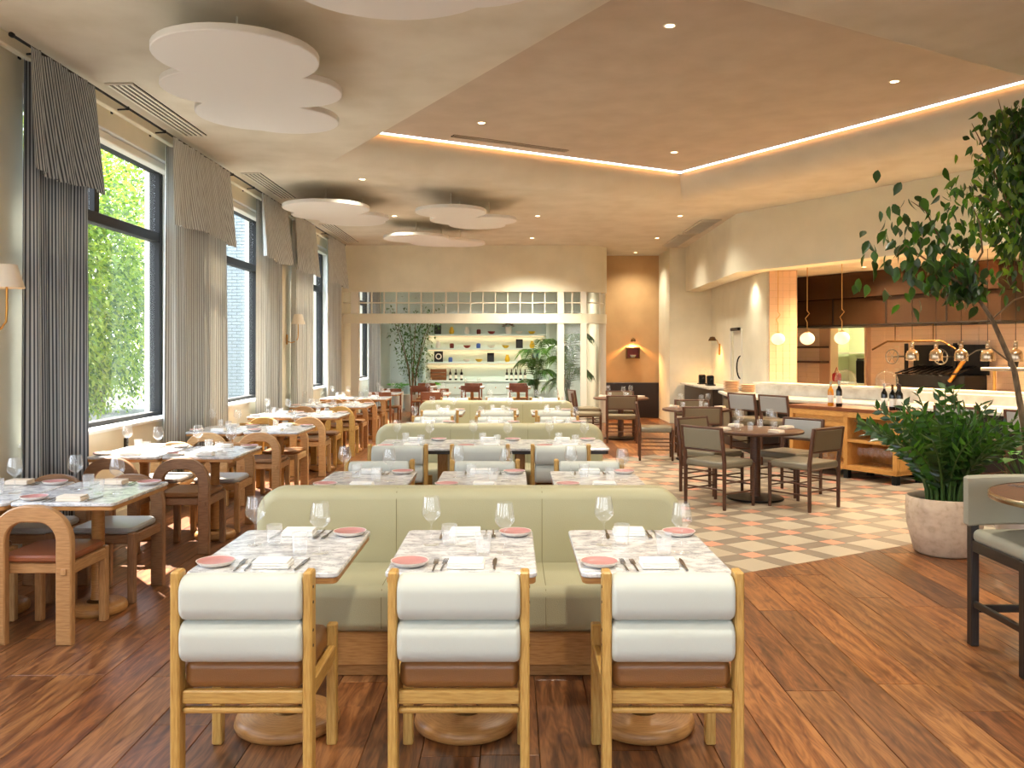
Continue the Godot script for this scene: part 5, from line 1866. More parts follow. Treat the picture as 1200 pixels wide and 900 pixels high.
	# bar stools along the counter
	for k in 4:
		walnut_chair("%s grey upholstered counter stool at the bar" % ["first", "second", "third", "fourth"][k], [K(9.42, 0, 9.26), K(9.42, 0, 8.66), K(9.30, 0, 5.9), K(9.30, 0, 5.1)][k], [face(0.866, 0.5), face(0.866, 0.5), face(0.866, 0.5), face(0.866, 0.5)][k], 0.64, "grey_leather", "taupe_cloth", "counter stools at the bar")
	# soft banquette-like seat at the right end of the bar
	# pendants over the bar
	var gm := glow("globe_lamp_glow", Color(1.0, 0.84, 0.60), 0.55)
	for k in 3:
		var q: float = [10.22, 9.62, 8.96][k]
		var at := K(10.9, 2.975, q)
		var p := thing("globe_pendant", "%s white glass globe pendant with a looped brass stem over the bar" % ["left", "middle", "right"][k], "pendant lamp", at, 0.0, "globe pendants")
		part(p, "canopy", MB.new().lathe([Vector2(0.0, -0.03), Vector2(0.05, -0.03), Vector2(0.065, -0.006), Vector2(0.065, 0.0)], 20), M.brass)
		part(p, "stem", MB.new().tube([Vector3(0, -0.02, 0), Vector3(0, -0.69, 0), Vector3(0.0, -0.75, 0), Vector3(0.035, -0.79, 0), Vector3(-0.03, -0.87, 0), Vector3(0.0, -0.93, 0), Vector3(0, -1.09, 0)], 0.006, 6), M.brass)
		part(p, "collar", MB.new().lathe([Vector2(0.0, -1.07), Vector2(0.035, -1.075), Vector2(0.045, -1.09), Vector2(0.0, -1.09)], 16), M.brass)
		var pr := []
		for i in 13:
			var a := PI * i / 12.0
			pr.append(Vector2(0.112 * sin(a), -1.185 - 0.098 * cos(a)))
		part(p, "globe", MB.new().lathe(pr, 24), gm)
		var l := OmniLight3D.new()
		l.name = "globe_omni"
		l.light_color = Color(1.0, 0.74, 0.46)
		l.light_energy = 0.4
		l.light_size = 0.10
		p.add_child(l)
		l.position = Vector3(0, -1.185, 0)
	for k in 6:
		var q: float = 7.78 - 0.36 * k
		var at := K(10.9, 2.975, q)
		var p := thing("bell_pendant", "%s polished bell-shaped metal pendant over the pass" % ["first", "second", "third", "fourth", "fifth", "sixth"][k], "pendant lamp", at, 0.0, "metal bell pendants")
		part(p, "canopy", MB.new().lathe([Vector2(0.0, -0.02), Vector2(0.05, -0.02), Vector2(0.06, 0.0)], 20), M.antique_brass)
		part(p, "cord", MB.new().bar(Vector3(0, -0.01, 0), Vector3(0, -1.270, 0), 0.004, 6), M.dark_bronze)
		part(p, "neck", MB.new().lathe([Vector2(0.018, -1.350), Vector2(0.026, -1.340), Vector2(0.026, -1.260), Vector2(0.018, -1.250), Vector2(0.0, -1.250)], 16), M.nickel)
		part(p, "bell", MB.new().lathe([Vector2(0.084, -1.510), Vector2(0.086, -1.505), Vector2(0.084, -1.420), Vector2(0.07, -1.380), Vector2(0.03, -1.355), Vector2(0.018, -1.340)], 24), M.nickel)
		part(p, "bulb", MB.new().lathe([Vector2(0.0, -1.500), Vector2(0.03, -1.480), Vector2(0.03, -1.450), Vector2(0.0, -1.430)], 12), M.sconce_bulb_glow)
		lamp(p, "bell_spot", Vector3(0, -1.515, 0), 0.55, 60.0)


func build_kitchen() -> void:
	# copper hood: upper fascia, lower canopy
	var h := thing("range_hood", "wide copper-brown extraction hood above the grill", "range hood")
	part(h, "fascia", kmb().box(Vector3(13.35, 2.745, -10.0), Vector3(1.1, 0.44, 4.6), 0.005), M.copper)
	part(h, "canopy", kmb().box(Vector3(13.40, 2.29, -9.75), Vector3(1.0, 0.47, 4.05), 0.005), M.copper)
	part(h, "bottom_rim", kmb().box(Vector3(13.38, 2.045, -9.75), Vector3(1.06, 0.03, 4.1), 0.004), M.dark_bronze)
	for q in [8.6, 9.7, 10.8]:
		part(h, "panel_joint", kmb().box(Vector3(12.893, 2.29, -q), Vector3(0.012, 0.46, 0.02)), M.dark_bronze)
	# work counter and grill
	var wc := thing("kitchen_counter", "steel work counter along the tiled kitchen wall", "counter")
	part(wc, "top", kmb().box(Vector3(13.55, 0.905, -9.15), Vector3(0.7, 0.03, 3.3), 0.004), M.brushed_steel)
	part(wc, "body", kmb().box(Vector3(13.58, 0.445, -9.15), Vector3(0.62, 0.89, 3.3), 0.004), M.brushed_steel)
	var g := thing("wood_grill", "black open grill with spoked lifting wheels under the hood", "grill")
	part(g, "firebox", kmb().box(Vector3(13.55, 1.06, -9.15), Vector3(0.62, 0.28, 1.25), 0.01), M.black_metal)
	part(g, "back_plate", kmb().box(Vector3(13.82, 1.45, -9.15), Vector3(0.05, 0.5, 1.35), 0.005), M.black_metal)
	for k in 9:
		part(g, "grate_bar", kmb().box(Vector3(13.40, 1.28, -8.62 - k * 0.13), Vector3(0.60, 0.02, 0.05), 0.0, Basis(Vector3.BACK, 0.2)), M.dark_bronze)
	for s in [[9.75, "wheel"], [8.85, "wheel"]]:
		var w := kmb()
		var ring := []
		for i in 25:
			ring.append(Vector3(13.12, 1.50 + 0.12 * sin(TAU * i / 24), -s[0] + 0.12 * cos(TAU * i / 24)))
		w.tube(ring, 0.012, 6, false)
		for i in 3:
			var a := PI * i / 3
			w.bar(Vector3(13.12, 1.50 + 0.12 * sin(a), -s[0] + 0.12 * cos(a)), Vector3(13.12, 1.50 - 0.12 * sin(a), -s[0] - 0.12 * cos(a)), 0.006, 6)
		w.bar(Vector3(13.12, 1.50, -s[0]), Vector3(13.5, 1.50, -s[0]), 0.014, 8)
		part(g, "wheel", w, M.brushed_steel)
		part(g, "post", kmb().box(Vector3(13.50, 1.35, -s[0]), Vector3(0.05, 0.75, 0.05), 0.004), M.dark_bronze)
	part(g, "chute", kmb().bar(Vector3(13.2, 1.45, -8.50), Vector3(13.2, 1.10, -8.75), 0.035, 10), M.brass)
	# copper pipe frame hanging from the hood
	var pf := thing("pipe_frame", "dark copper pipe rail hanging below the hood", "pipe rail")
	part(pf, "rail", kmb().tube([Vector3(13.0, 1.62, -10.05), Vector3(13.0, 1.76, -9.75), Vector3(13.0, 1.76, -8.75), Vector3(13.0, 1.62, -8.5)], 0.018, 8), M.antique_brass)
	for q in [9.6, 8.9]:
		part(pf, "hanger", kmb().bar(Vector3(13.0, 1.76, -q), Vector3(13.0, 2.04, -q), 0.010, 8), M.antique_brass)
	# pilaster pipes, rail and shelves on the wall
	var ws := thing("wall_shelf", "upper small wooden shelf on the pink tile left of the doorway", "shelf")
	part(ws, "board", kmb().box(Vector3(13.86, 1.67, -12.35), Vector3(0.25, 0.04, 1.1), 0.004), M.walnut)
	ws = thing("wall_shelf", "lower small wooden shelf on the pink tile left of the doorway", "shelf")
	part(ws, "board", kmb().box(Vector3(13.86, 1.38, -12.35), Vector3(0.25, 0.04, 1.1), 0.004), M.walnut)
	# doorway lining and what stands in the scullery
	var dr := Node3D.new()
	dr.name = "door_2"
	add_child(dr)
	dr.set_meta("kind", "structure")
	for q in [10.95, 11.75]:
		part(dr, "jamb", kmb().box(Vector3(14.06, 1.05, -q), Vector3(0.22, 2.10, 0.03), 0.003), M.wall_tile)
	part(dr, "head", kmb().box(Vector3(14.06, 2.095, -11.35), Vector3(0.22, 0.03, 0.80), 0.003), M.wall_tile)
	var sh := thing("scullery_shelf", "white shelf of containers in the bright scullery", "shelf")
	part(sh, "board", kmb().box(Vector3(15.6, 1.55, -11.6), Vector3(0.45, 0.03, 2.3), 0.004), M.white_paint)
	for k in 6:
		solo("storage_tub", MB.new().lathe([Vector2(0.0, 0.0), Vector2(0.07, 0.0), Vector2(0.085, 0.17), Vector2(0.09, 0.18), Vector2(0.0, 0.185)], 16), [M.white_glaze, M.steel, M.paper][k % 3], "%s container on the scullery shelf" % ["first", "second", "third", "fourth", "fifth", "sixth"][k], "container", K(15.6, 1.566, 12.0 - k * 0.23), 0.0, "containers in the scullery")
	var em := thing("coffee_machine", "black coffee machine on the scullery counter", "coffee machine")
	part(em, "body", kmb().box(Vector3(15.3, 1.18, -11.75), Vector3(0.5, 0.48, 0.6), 0.03), M.black_metal)
	part(em, "top_tray", kmb().box(Vector3(15.3, 1.435, -11.75), Vector3(0.46, 0.03, 0.56), 0.006), M.steel)
	part(em, "group_head", kmb().bar(Vector3(15.0, 1.20, -11.75), Vector3(15.0, 1.10, -11.75), 0.035, 10), M.steel)
	var cn := thing("scullery_counter", "pale counter in the scullery beyond the doorway", "counter")
	part(cn, "top", kmb().box(Vector3(15.35, 0.92, -11.6), Vector3(0.7, 0.04, 2.3), 0.004), M.white_paint)
	part(cn, "body", kmb().box(Vector3(15.4, 0.45, -11.6), Vector3(0.6, 0.9, 2.3), 0.004), M.taupe_cloth)
	var rb := thing("red_bag", "small red bag hanging beside the scullery doorway", "bag", K(13.9, 1.0, 11.55), deg_to_rad(30.0))
	part(rb, "pouch", MB.new().rbox(Vector3(0, 0.09, 0), Vector3(0.12, 0.18, 0.17), 0.05, 3), M.red_vinyl)
	part(rb, "strap", MB.new().tube([Vector3(0, 0.17, -0.05), Vector3(0, 0.28, 0), Vector3(0, 0.17, 0.05)], 0.008, 6), M.red_vinyl)
	var sl := thing("ceiling_lamp", "flush lamp on the scullery ceiling", "ceiling lamp", K(15.0, 2.59, 11.6))
	part(sl, "lens", MB.new().lathe([Vector2(0.0, -0.03), Vector2(0.13, -0.025), Vector2(0.15, 0.0)], 24), glow("scullery_lamp_glow", Color(1.0, 0.96, 0.86), 1.5))
	var ol := OmniLight3D.new()
	ol.name = "scullery_omni"
	ol.light_color = Color(1.0, 0.95, 0.84)
	ol.light_energy = 1.1
	ol.light_size = 0.1
	sl.add_child(ol)
	ol.position = Vector3(0, -0.10, 0)
	# pass-through equipment on the right
	var pa := thing("heat_lamp_shelf", "steel heated shelf on brass posts at the right of the kitchen", "shelf")
	part(pa, "shelf", kmb().box(Vector3(12.2, 1.34, -6.75), Vector3(0.35, 0.05, 1.5), 0.008), M.brushed_steel)
	for q in [7.4, 6.75, 6.1]:
		part(pa, "post", kmb().bar(Vector3(12.2, 0.92, -q), Vector3(12.2, 1.32, -q), 0.022, 10), M.brass)
	var pc := thing("pass_counter", "steel pass counter under the heated shelf", "counter")
	part(pc, "top", kmb().box(Vector3(12.1, 0.905, -6.3), Vector3(0.7, 0.03, 3.0), 0.004), M.brushed_steel)
	part(pc, "body", kmb().box(Vector3(12.15, 0.445, -6.3), Vector3(0.6, 0.89, 3.0), 0.004), M.brushed_steel)
	# small potted herb on the wall
	var hp := thing("herb_pot", "small black pot of herbs on a bracket by the grill", "potted plant", K(13.72, 1.30, 8.02))
	part(hp, "pot", MB.new().lathe([Vector2(0.0, 0.0), Vector2(0.06, 0.0), Vector2(0.085, 0.16), Vector2(0.075, 0.16)], 16), M.black_metal)
	part(hp, "bracket", MB.new().box(Vector3(0, -0.01, 0), Vector3(0.22, 0.02, 0.22), 0.003), M.antique_brass)
	var hf := MB.new()
	for i in 60:
		var a := rng.randf() * TAU
		hf.leaf(Vector3(cos(a) * 0.06, 0.14 + rng.randf() * 0.12, sin(a) * 0.06), Vector3(cos(a), 0.6 + rng.randf(), sin(a)), Vector3.UP, 0.09, 0.04)
	part(hp, "leaves", hf, M.leaf_olive)
	# added unseen strip behind the lip of the bulkhead that warms the soffit
	var st := thing("added_soffit_light", "added warm light strip behind the bulkhead lip washing the soffit", "strip light")
	part(st, "light_strip", kmb().box(Vector3(10.872, 2.93, -6.0), Vector3(0.02, 0.02, 6.0)), M.led_glow)
	var al := AreaLight3D.new()
	al.name = "added_soffit_area_light"
	al.area_size = Vector2(6.0, 0.03)
	al.light_color = Color(1.0, 0.58, 0.26)
	al.light_energy = 1.3
	st.add_child(al)
	al.position = K(10.89, 2.93, 6.0)
	al.basis = TURN * Basis(Vector3.UP, -PI / 2) * Basis(Vector3.RIGHT, deg_to_rad(12.0))
	for k in 3:
		var t := thing("downlight", "%s small recessed downlight in the kitchen soffit" % ["left", "middle", "right"][k], "downlight", K(12.2, 2.975, [9.6, 8.2, 6.7][k]), 0.0, "recessed downlights")
		part(t, "trim_ring", MB.new().lathe([Vector2(0.038, -0.004), Vector2(0.052, -0.006), Vector2(0.056, -0.001)], 20), M.white_paint)
		part(t, "lens", MB.new().lathe([Vector2(0.0, -0.0035), Vector2(0.039, -0.003)], 20), M.lamp_glow)
		lamp(t, "spot", Vector3(0, -0.02, 0), 13.0, 75.0, Color(1.0, 0.86, 0.66))


func zz_plant(t: Node3D, c: Vector3, stems: int, h: float, spread: float) -> void:
	for i in stems:
		var a := i * 2.399 + rng.randf() * 0.5
		var k := sqrt((i + 0.5) / stems)
		var lean := spread * k * rng.randf_range(0.7, 1.05)
		var hh := h * rng.randf_range(0.72, 1.0) * (1.0 - 0.18 * k)
		var out := Vector3(cos(a), 0, sin(a))
		var b := c + out * 0.13 * k
		var pts := []
		for j in 9:
			var u := j / 8.0
			pts.append(b + out * lean * u * u * 0.9 + Vector3.UP * hh * (u - 0.22 * u * u * k))
		var fr := part(t, "stem", MB.new().tube(pts, [0.011, 0.011, 0.010, 0.009, 0.008, 0.007, 0.006, 0.005, 0.003], 6), M.stem_green)
		var m := MB.new()
		for j in range(5, 26):
			var u := j / 26.0
			var x := u * 8.0
			var p: Vector3 = pts[int(x)].lerp(pts[mini(int(x) + 1, 8)], x - int(x))
			var tn: Vector3 = (pts[mini(int(x) + 1, 8)] - pts[int(x)]).normalized()
			var sd := tn.cross(Vector3.UP if absf(tn.y) < 0.98 else out.cross(Vector3.UP))
			sd = tn.cross(out.cross(Vector3.UP).normalized()).normalized() if sd.length() < 0.2 else sd.normalized()
			sd = sd.rotated(tn, a * 3.0 + 0.4 * sin(j * 1.7))
			var s := 1.0 if j % 2 else -1.0
			m.oval_leaf(p, sd * s + tn * 0.75 + Vector3(rng.randfn(), rng.randfn(), rng.randfn()) * 0.12, tn.cross(sd * s) + Vector3.UP * 0.5, 0.085 + 0.03 * rng.randf(), 0.042, 0.12)
		part(fr, "leaflets", m, [M.leaf_dark, M.leaf_dark, M.leaf_mid][i % 3])


func build_plants() -> void:
	var pot := [Vector2(0.0, 0.0), Vector2(0.195, 0.0), Vector2(0.225, 0.02), Vector2(0.275, 0.22), Vector2(0.287, 0.36), Vector2(0.283, 0.44), Vector2(0.272, 0.452), Vector2(0.258, 0.44), Vector2(0.255, 0.39)]
	var z := thing("zz_plant", "large dark zz plant in a weathered clay pot beside the tile edge", "potted plant", P(3.42, 0, 6.95))
	part(z, "pot", MB.new().lathe(pot, 40), M.pot_clay)
	part(z, "soil", MB.new().lathe([Vector2(0.258, 0.395), Vector2(0.12, 0.41), Vector2(0.0, 0.415)], 24), M.soil)
	zz_plant(z, Vector3(0, 0.41, 0), 62, 1.02, 0.72)
	# second pot: leafy plant and the ficus rising out of it
	var f := thing("ficus_tree", "tall ficus tree leaning over the room from a white pot", "tree", P(4.22, 0, 7.15))
	part(f, "pot", MB.new().lathe(pot, 40), M.pot_white)
	part(f, "soil", MB.new().lathe([Vector2(0.258, 0.395), Vector2(0.0, 0.41)], 24), M.soil)
	# branches as points relative to the pot: x, height, towards the camera
	var br := [
		["trunk", [[0.0, 0.40, 0.0], [-0.08, 1.0, 0.04], [-0.18, 1.45, 0.08], [-0.38, 1.85, 0.12], [-0.55, 2.08, 0.15]], [0.030, 0.026, 0.022, 0.018, 0.014]],
		["trunk", [[0.06, 0.40, 0.03], [0.08, 1.2, 0.0], [0.0, 2.0, -0.05], [-0.06, 2.55, 0.0], [-0.12, 3.0, 0.05], [-0.08, 3.5, 0.1]], [0.028, 0.024, 0.02, 0.016, 0.012, 0.005]],
		["branch", [[-0.55, 2.08, 0.15], [-0.72, 2.16, 0.2], [-0.95, 2.30, 0.25], [-1.15, 2.42, 0.3], [-1.25, 2.32, 0.3]], [0.012, 0.010, 0.008, 0.006, 0.002]],
		["branch", [[-0.55, 2.08, 0.15], [-0.66, 2.32, 0.12], [-0.80, 2.52, 0.1], [-0.90, 2.72, 0.1], [-1.02, 2.80, 0.1]], [0.012, 0.010, 0.008, 0.006, 0.002]],
		["branch", [[-0.60, 2.15, 0.14], [-0.50, 2.38, 0.2], [-0.52, 2.6, 0.2], [-0.62, 2.78, 0.25]], [0.009, 0.008, 0.006, 0.002]],
		["branch", [[-0.04, 2.45, 0.0], [-0.25, 2.68, 0.05], [-0.40, 2.82, 0.1], [-0.62, 2.86, 0.1]], [0.010, 0.008, 0.006, 0.002]],
		["branch", [[-0.06, 2.55, 0.0], [-0.22, 2.95, -0.05], [-0.35, 3.25, -0.05], [-0.48, 3.45, 0.0]], [0.010, 0.008, 0.006, 0.002]],
		["branch", [[-0.10, 2.9, 0.03], [0.05, 3.2, 0.15], [0.12, 3.5, 0.2]], [0.009, 0.007, 0.002]],
		["branch", [[-0.12, 3.0, 0.05], [-0.25, 3.35, 0.1], [-0.32, 3.62, 0.1]], [0.009, 0.007, 0.002]],
		["branch", [[-0.20, 1.5, 0.08], [-0.40, 1.62, 0.15], [-0.55, 1.60, 0.2], [-0.68, 1.52, 0.22]], [0.008, 0.006, 0.005, 0.002]],
		["branch", [[-0.38, 1.85, 0.12], [-0.25, 2.0, 0.2], [-0.15, 2.05, 0.3], [-0.05, 1.95, 0.35]], [0.008, 0.006, 0.005, 0.002]],
		["branch", [[0.05, 1.6, 0.0], [-0.10, 1.78, 0.15], [-0.2, 1.72, 0.25]], [0.008, 0.006, 0.002]]]
	var tips := []
	for e in br:
		var pts := []
		for p in e[1]:
			pts.append(Vector3(p[0], p[1], p[2]))
		part(f, e[0], MB.new().tube(pts, e[2], 7), M.bark)
		if e[0] == "branch":
			for j in pts.size() - 1:
				for k in 5:
					tips.append([pts[j].lerp(pts[j + 1], (k + 0.5) / 5.0), 0.10 + 0.05 * j])
	# dense crown by the right edge
	var crown := []
	for i in 90:
		var d := Vector3(rng.randfn() * 0.20, rng.randfn() * 0.42, rng.randfn() * 0.25)
		var cp := Vector3(-0.04, 3.0, 0.08) + d
		cp.y = minf(cp.y, 3.5 - rng.randf() * 0.3) if cp.y > 3.5 else cp.y
		crown.append([cp, 0.08])
	var made := 0
	var shape := MB.new().oval_leaf(Vector3.ZERO, Vector3(0, -1, 0.25), Vector3(0, 0.25, 1), 0.10, 0.055, 0.15).done()
	var shape2 := MB.new().oval_leaf(Vector3.ZERO, Vector3(0, -1, 0.1), Vector3(0, 0.1, 1), 0.12, 0.065, 0.25).done()
	for e in tips:
		for k in 7:
			var p: Vector3 = e[0] + Vector3(rng.randfn(), rng.randfn() - 0.3, rng.randfn()) * e[1] * 0.62
			if made >= 296:
				break
			var o := mi(shape if made % 2 else shape2, [M.leaf_dark, M.leaf_mid, M.leaf_dark][made % 3])
			o.name = "leaf"
			f.add_child(o, true)
			o.transform = Transform3D(Basis(Vector3.UP, rng.randf() * TAU) * Basis(Vector3.RIGHT, rng.randf_range(-0.7, 0.7)) * Basis(Vector3.BACK, rng.randf_range(-0.6, 0.6)), p)
			made += 1
	for k in 3:
		var m := MB.new()
		for e in crown:
			for j in 9:
				var p: Vector3 = e[0] + Vector3(rng.randfn(), rng.randfn(), rng.randfn()) * 0.09
				m.oval_leaf(p, Vector3(rng.randfn() * 0.6, -1.0 + rng.randfn() * 0.3, rng.randfn() * 0.6), Vector3(rng.randfn(), 0.3, rng.randfn()), 0.08 + 0.03 * rng.randf(), 0.042, 0.2)
		part(f, "foliage", m, [M.leaf_dark, M.leaf_mid, M.leaf_olive][k]).set_meta("kind", "stuff")
	for i in 40:
		var e: Array = crown[i]
		part(f, "twig", MB.new().tube([e[0] + Vector3(0, 0.06, 0), (e[0] + Vector3(-0.08, 2.9, 0.05)) * 0.5 + Vector3(0, 0.05, 0)], [0.002, 0.004], 5), M.bark)
	# low leafy plant round the foot of the tree
	var lp := thing("leafy_plant", "bright green broad-leaved plant at the foot of the ficus", "plant", P(4.10, 0.41, 6.98))
	for i in 34:
		var a := i * 2.399
		var r := 0.03 + 0.16 * sqrt(i / 34.0)
		var out := Vector3(cos(a), 0, sin(a))
		var tip := out * (r + 0.08) + Vector3.UP * (0.42 - r * 0.9 + rng.randf() * 0.1)
		var st := part(lp, "stem", MB.new().tube([out * 0.02, out * r * 0.6 + Vector3.UP * 0.16, tip], [0.005, 0.004, 0.003], 5), M.stem_green)
		part(st, "leaf", MB.new().oval_leaf(tip, out + Vector3.UP * 0.15, Vector3.UP, 0.15, 0.10, 0.3), M.leaf_bright)


func build_back_room() -> void:
	# built-in shelving and cupboards on the aqua end wall
	var su := thing("shelf_unit", "lit built-in shelves over aqua cupboards in the back room", "shelving", P(-0.72, 0, 24.44))
	var W := 3.30
	part(su, "cupboard", MB.new().box(Vector3(0, 0.375, 0.28), Vector3(W + 0.2, 0.75, 0.52), 0.006), M.aqua_paint)
	part(su, "worktop", MB.new().box(Vector3(0, 0.77, 0.29), Vector3(W + 0.24, 0.04, 0.58), 0.006), M.aqua_trim)
	for k in 6:
		var dn := part(su, "drawer_front", MB.new().box(Vector3(-W / 2 + (k + 0.5) * W / 6, 0.56, 0.55), Vector3(W / 6 - 0.02, 0.30, 0.02), 0.004), M.aqua_trim)
		part(dn, "knob", MB.new().rbox(Vector3(-W / 2 + (k + 0.5) * W / 6, 0.60, 0.575), Vector3(0.03, 0.03, 0.03), 0.012, 2), M.brass)
	for s in [-1, 1]:
		part(su, "side", MB.new().box(Vector3(s * (W / 2 + 0.04), 1.75, 0.18), Vector3(0.08, 1.92, 0.36), 0.004), M.aqua_paint)
	var ys := [1.265, 1.645, 2.03]
	for k in 3:
		var sh := part(su, "shelf", MB.new().box(Vector3(0, ys[k], 0.17), Vector3(W, 0.05, 0.34), 0.004), M.aqua_trim)
		part(sh, "light_strip", MB.new().box(Vector3(0, ys[k] - 0.03, 0.06), Vector3(W - 0.1, 0.010, 0.02)), M.led_glow)
		var al := AreaLight3D.new()
		al.name = "shelf_area_light"
		al.area_size = Vector2(W - 0.1, 0.02)
		al.light_color = Color(1.0, 0.80, 0.58)
		al.light_energy = 0.32
		su.add_child(al)
		al.position = Vector3(0, ys[k] - 0.04, 0.06)
		al.rotation.x = -PI / 2
	# what stands on the shelves
	var base := Vector3(-0.72, 0, -24.44)
	var items := [["bowl", "red_glaze"], ["bowl", "yellow_glaze"], ["vase", "white_glaze"], ["jar", "blue_glaze"], ["books", "book_black"], ["jar", "leaf_red"], ["bowl", "white_glaze"], ["vase", "yellow_glaze"]]
	var nth := ["first", "second", "third", "fourth", "fifth", "sixth", "seventh", "eighth", "ninth"]
	var shelfw := ["lowest", "middle", "top"]
	var colours := {"red_glaze": "red", "yellow_glaze": "yellow", "white_glaze": "white", "blue_glaze": "blue", "book_black": "black", "leaf_red": "dark red"}
	for k in 3:
		for i in 8:
			var e: Array = items[(i * 3 + k * 2) % 8]
			if (k == 0 and (i == 0 or i == 7)) or (k == 2 and i == 5):
				continue
			var at := base + Vector3(-W / 2 + 0.35 + i * 0.37 + rng.randf_range(-0.05, 0.05), ys[k] + 0.026, 0.2)
			var lb := "%s %s, %s item from the left on the %s lit shelf" % [colours[e[1]], e[0] if e[0] != "books" else "book", nth[i], shelfw[k]]
			if e[0] == "bowl":
				solo("bowl", MB.new().lathe([Vector2(0.0, 0.0), Vector2(0.04, 0.0), Vector2(0.085, 0.04), Vector2(0.105, 0.08), Vector2(0.10, 0.08), Vector2(0.0, 0.02)], 18), M[e[1]], lb, "bowl", at, 0.0, "shelf ornaments")
			elif e[0] == "vase":
				solo("vase", MB.new().lathe([Vector2(0.0, 0.0), Vector2(0.05, 0.0), Vector2(0.075, 0.07), Vector2(0.05, 0.15), Vector2(0.035, 0.18), Vector2(0.045, 0.20)], 18), M[e[1]], lb, "vase", at, 0.0, "shelf ornaments")
			elif e[0] == "jar":
				solo("jar", MB.new().lathe([Vector2(0.0, 0.0), Vector2(0.055, 0.0), Vector2(0.06, 0.10), Vector2(0.05, 0.115), Vector2(0.05, 0.13), Vector2(0.0, 0.135)], 18), M[e[1]], lb, "jar", at, 0.0, "shelf ornaments")
			else:
				solo("book", MB.new().box(Vector3(0, 0.125, 0), Vector3(0.19, 0.25, 0.03), 0.003, Basis(Vector3.RIGHT, -0.15)), M[e[1]], lb, "book", at + Vector3(0, 0.0, -0.05), 0.0, "shelf ornaments")
	# black framed print with a round mark, blue print
	var pr := thing("framed_print", "black framed print with a pale ring on the lowest lit shelf", "picture frame", base + Vector3(-1.30, 1.292, 0.25))
	part(pr, "board", MB.new().box(Vector3(0, 0.145, 0), Vector3(0.24, 0.29, 0.02), 0.003), M.book_black)
	part(pr, "ring", MB.new().lathe([Vector2(0.055, 0.0), Vector2(0.085, 0.003), Vector2(0.055, 0.004)], 24), M.paper).transform = Transform3D(Basis(Vector3.RIGHT, PI / 2), Vector3(0, 0.15, 0.010))
	var bp := thing("framed_print", "small blue and brown print at the right of the lowest lit shelf", "picture frame", base + Vector3(1.38, 1.292, 0.25))
	part(bp, "board", MB.new().box(Vector3(0, 0.12, 0), Vector3(0.22, 0.24, 0.02), 0.003), M.crate_wood)
	part(bp, "sky_band", MB.new().box(Vector3(0, 0.175, 0.011), Vector3(0.20, 0.11, 0.004)), M.blue_glaze)
	# flowers on top, crate and bottles on the worktop
	var fl := thing("flower_vase", "white vase of dark red flowers on the top lit shelf", "vase", base + Vector3(0.62, 2.057, 0.2))
	part(fl, "vase", MB.new().lathe([Vector2(0.0, 0.0), Vector2(0.08, 0.0), Vector2(0.10, 0.10), Vector2(0.085, 0.20)], 18), M.white_glaze)
	var fm := MB.new()
	for i in 60:
		var d := Vector3(rng.randfn(), absf(rng.randfn()) + 0.2, rng.randfn()).normalized()
		fm.leaf(Vector3(0, 0.18, 0) + d * 0.12, d, Vector3.UP, 0.09, 0.05)
	part(fl, "blossom", fm, M.leaf_red)
	var cr := thing("wine_crate", "slatted wooden wine crate on the back room worktop", "crate", base + Vector3(-1.30, 0.79, 0.25))
	for y in [0.06, 0.16, 0.26]:
		part(cr, "slat", MB.new().box(Vector3(0, y, 0.11), Vector3(0.42, 0.085, 0.014), 0.002), M.crate_wood)
		part(cr, "slat", MB.new().box(Vector3(0, y, -0.11), Vector3(0.42, 0.085, 0.014), 0.002), M.crate_wood)
	for s in [-1, 1]:
		part(cr, "end", MB.new().box(Vector3(s * 0.205, 0.155, 0), Vector3(0.018, 0.31, 0.206), 0.002), M.crate_wood)
	part(cr, "bottom", MB.new().box(Vector3(0, 0.008, 0), Vector3(0.40, 0.014, 0.20)), M.crate_wood)
	for k in 8:
		var x: float = -0.98 + k * 0.155 if k < 3 else 0.58 + (k - 3) * 0.125
		bottle(base + Vector3(x, 0.791, 0.25), "bottle_dark", "bottle_cap_red", "%s dark wine bottle from the left on the back room worktop" % nth[k], 1.0, "bottles on the worktop")
	# aqua panel wall with a door at the left, tree in front of it
	struct("trim_3", MB.new().box(P(-2.95, 1.5, 24.42), Vector3(0.03, 3.0, 0.05)).box(P(-2.5, 1.5, 24.42), Vector3(0.03, 3.0, 0.05)).box(P(-3.4, 1.5, 24.42), Vector3(0.03, 3.0, 0.05)), M.aqua_trim, "upright mouldings of the aqua panelling")
	var tr := thing("indoor_tree", "slender multi-stemmed indoor tree in the back room", "tree", P(-2.62, 0, 23.2))
	part(tr, "pot", MB.new().lathe([Vector2(0.0, 0.0), Vector2(0.2, 0.0), Vector2(0.27, 0.45), Vector2(0.25, 0.45), Vector2(0.23, 0.38), Vector2(0.0, 0.38)], 24), M.pot_white)
	var ends := []
	for k in 6:
		var a := k * TAU / 6 + 0.3
		var o := Vector3(cos(a), 0, sin(a) * 0.7)
		var pts := [o * 0.05 + Vector3.UP * 0.4, o * 0.12 + Vector3.UP * 1.1, o * 0.35 + Vector3.UP * 1.9, o * 0.65 + Vector3.UP * 2.7]
		part(tr, "trunk", MB.new().tube(pts, [0.02, 0.016, 0.011, 0.004], 6), M.bark)
		for i in 12:
			ends.append(pts[1 + int(i / 6.0)].lerp(pts[2 + int(i / 6.0)], fmod(i, 6.0) / 6.0))
	var tf := MB.new()
	for e in ends:
		for i in 12:
			var p: Vector3 = e + Vector3(clampf(rng.randfn(), -1.4, 1.4) * 0.17, rng.randfn() * 0.18, rng.randfn() * 0.17)
			tf.leaf(p, Vector3(rng.randfn(), -0.6 + rng.randfn() * 0.5, rng.randfn()), Vector3.UP, 0.09, 0.05)
	part(tr, "foliage", tf, M.leaf_mid).set_meta("kind", "stuff")
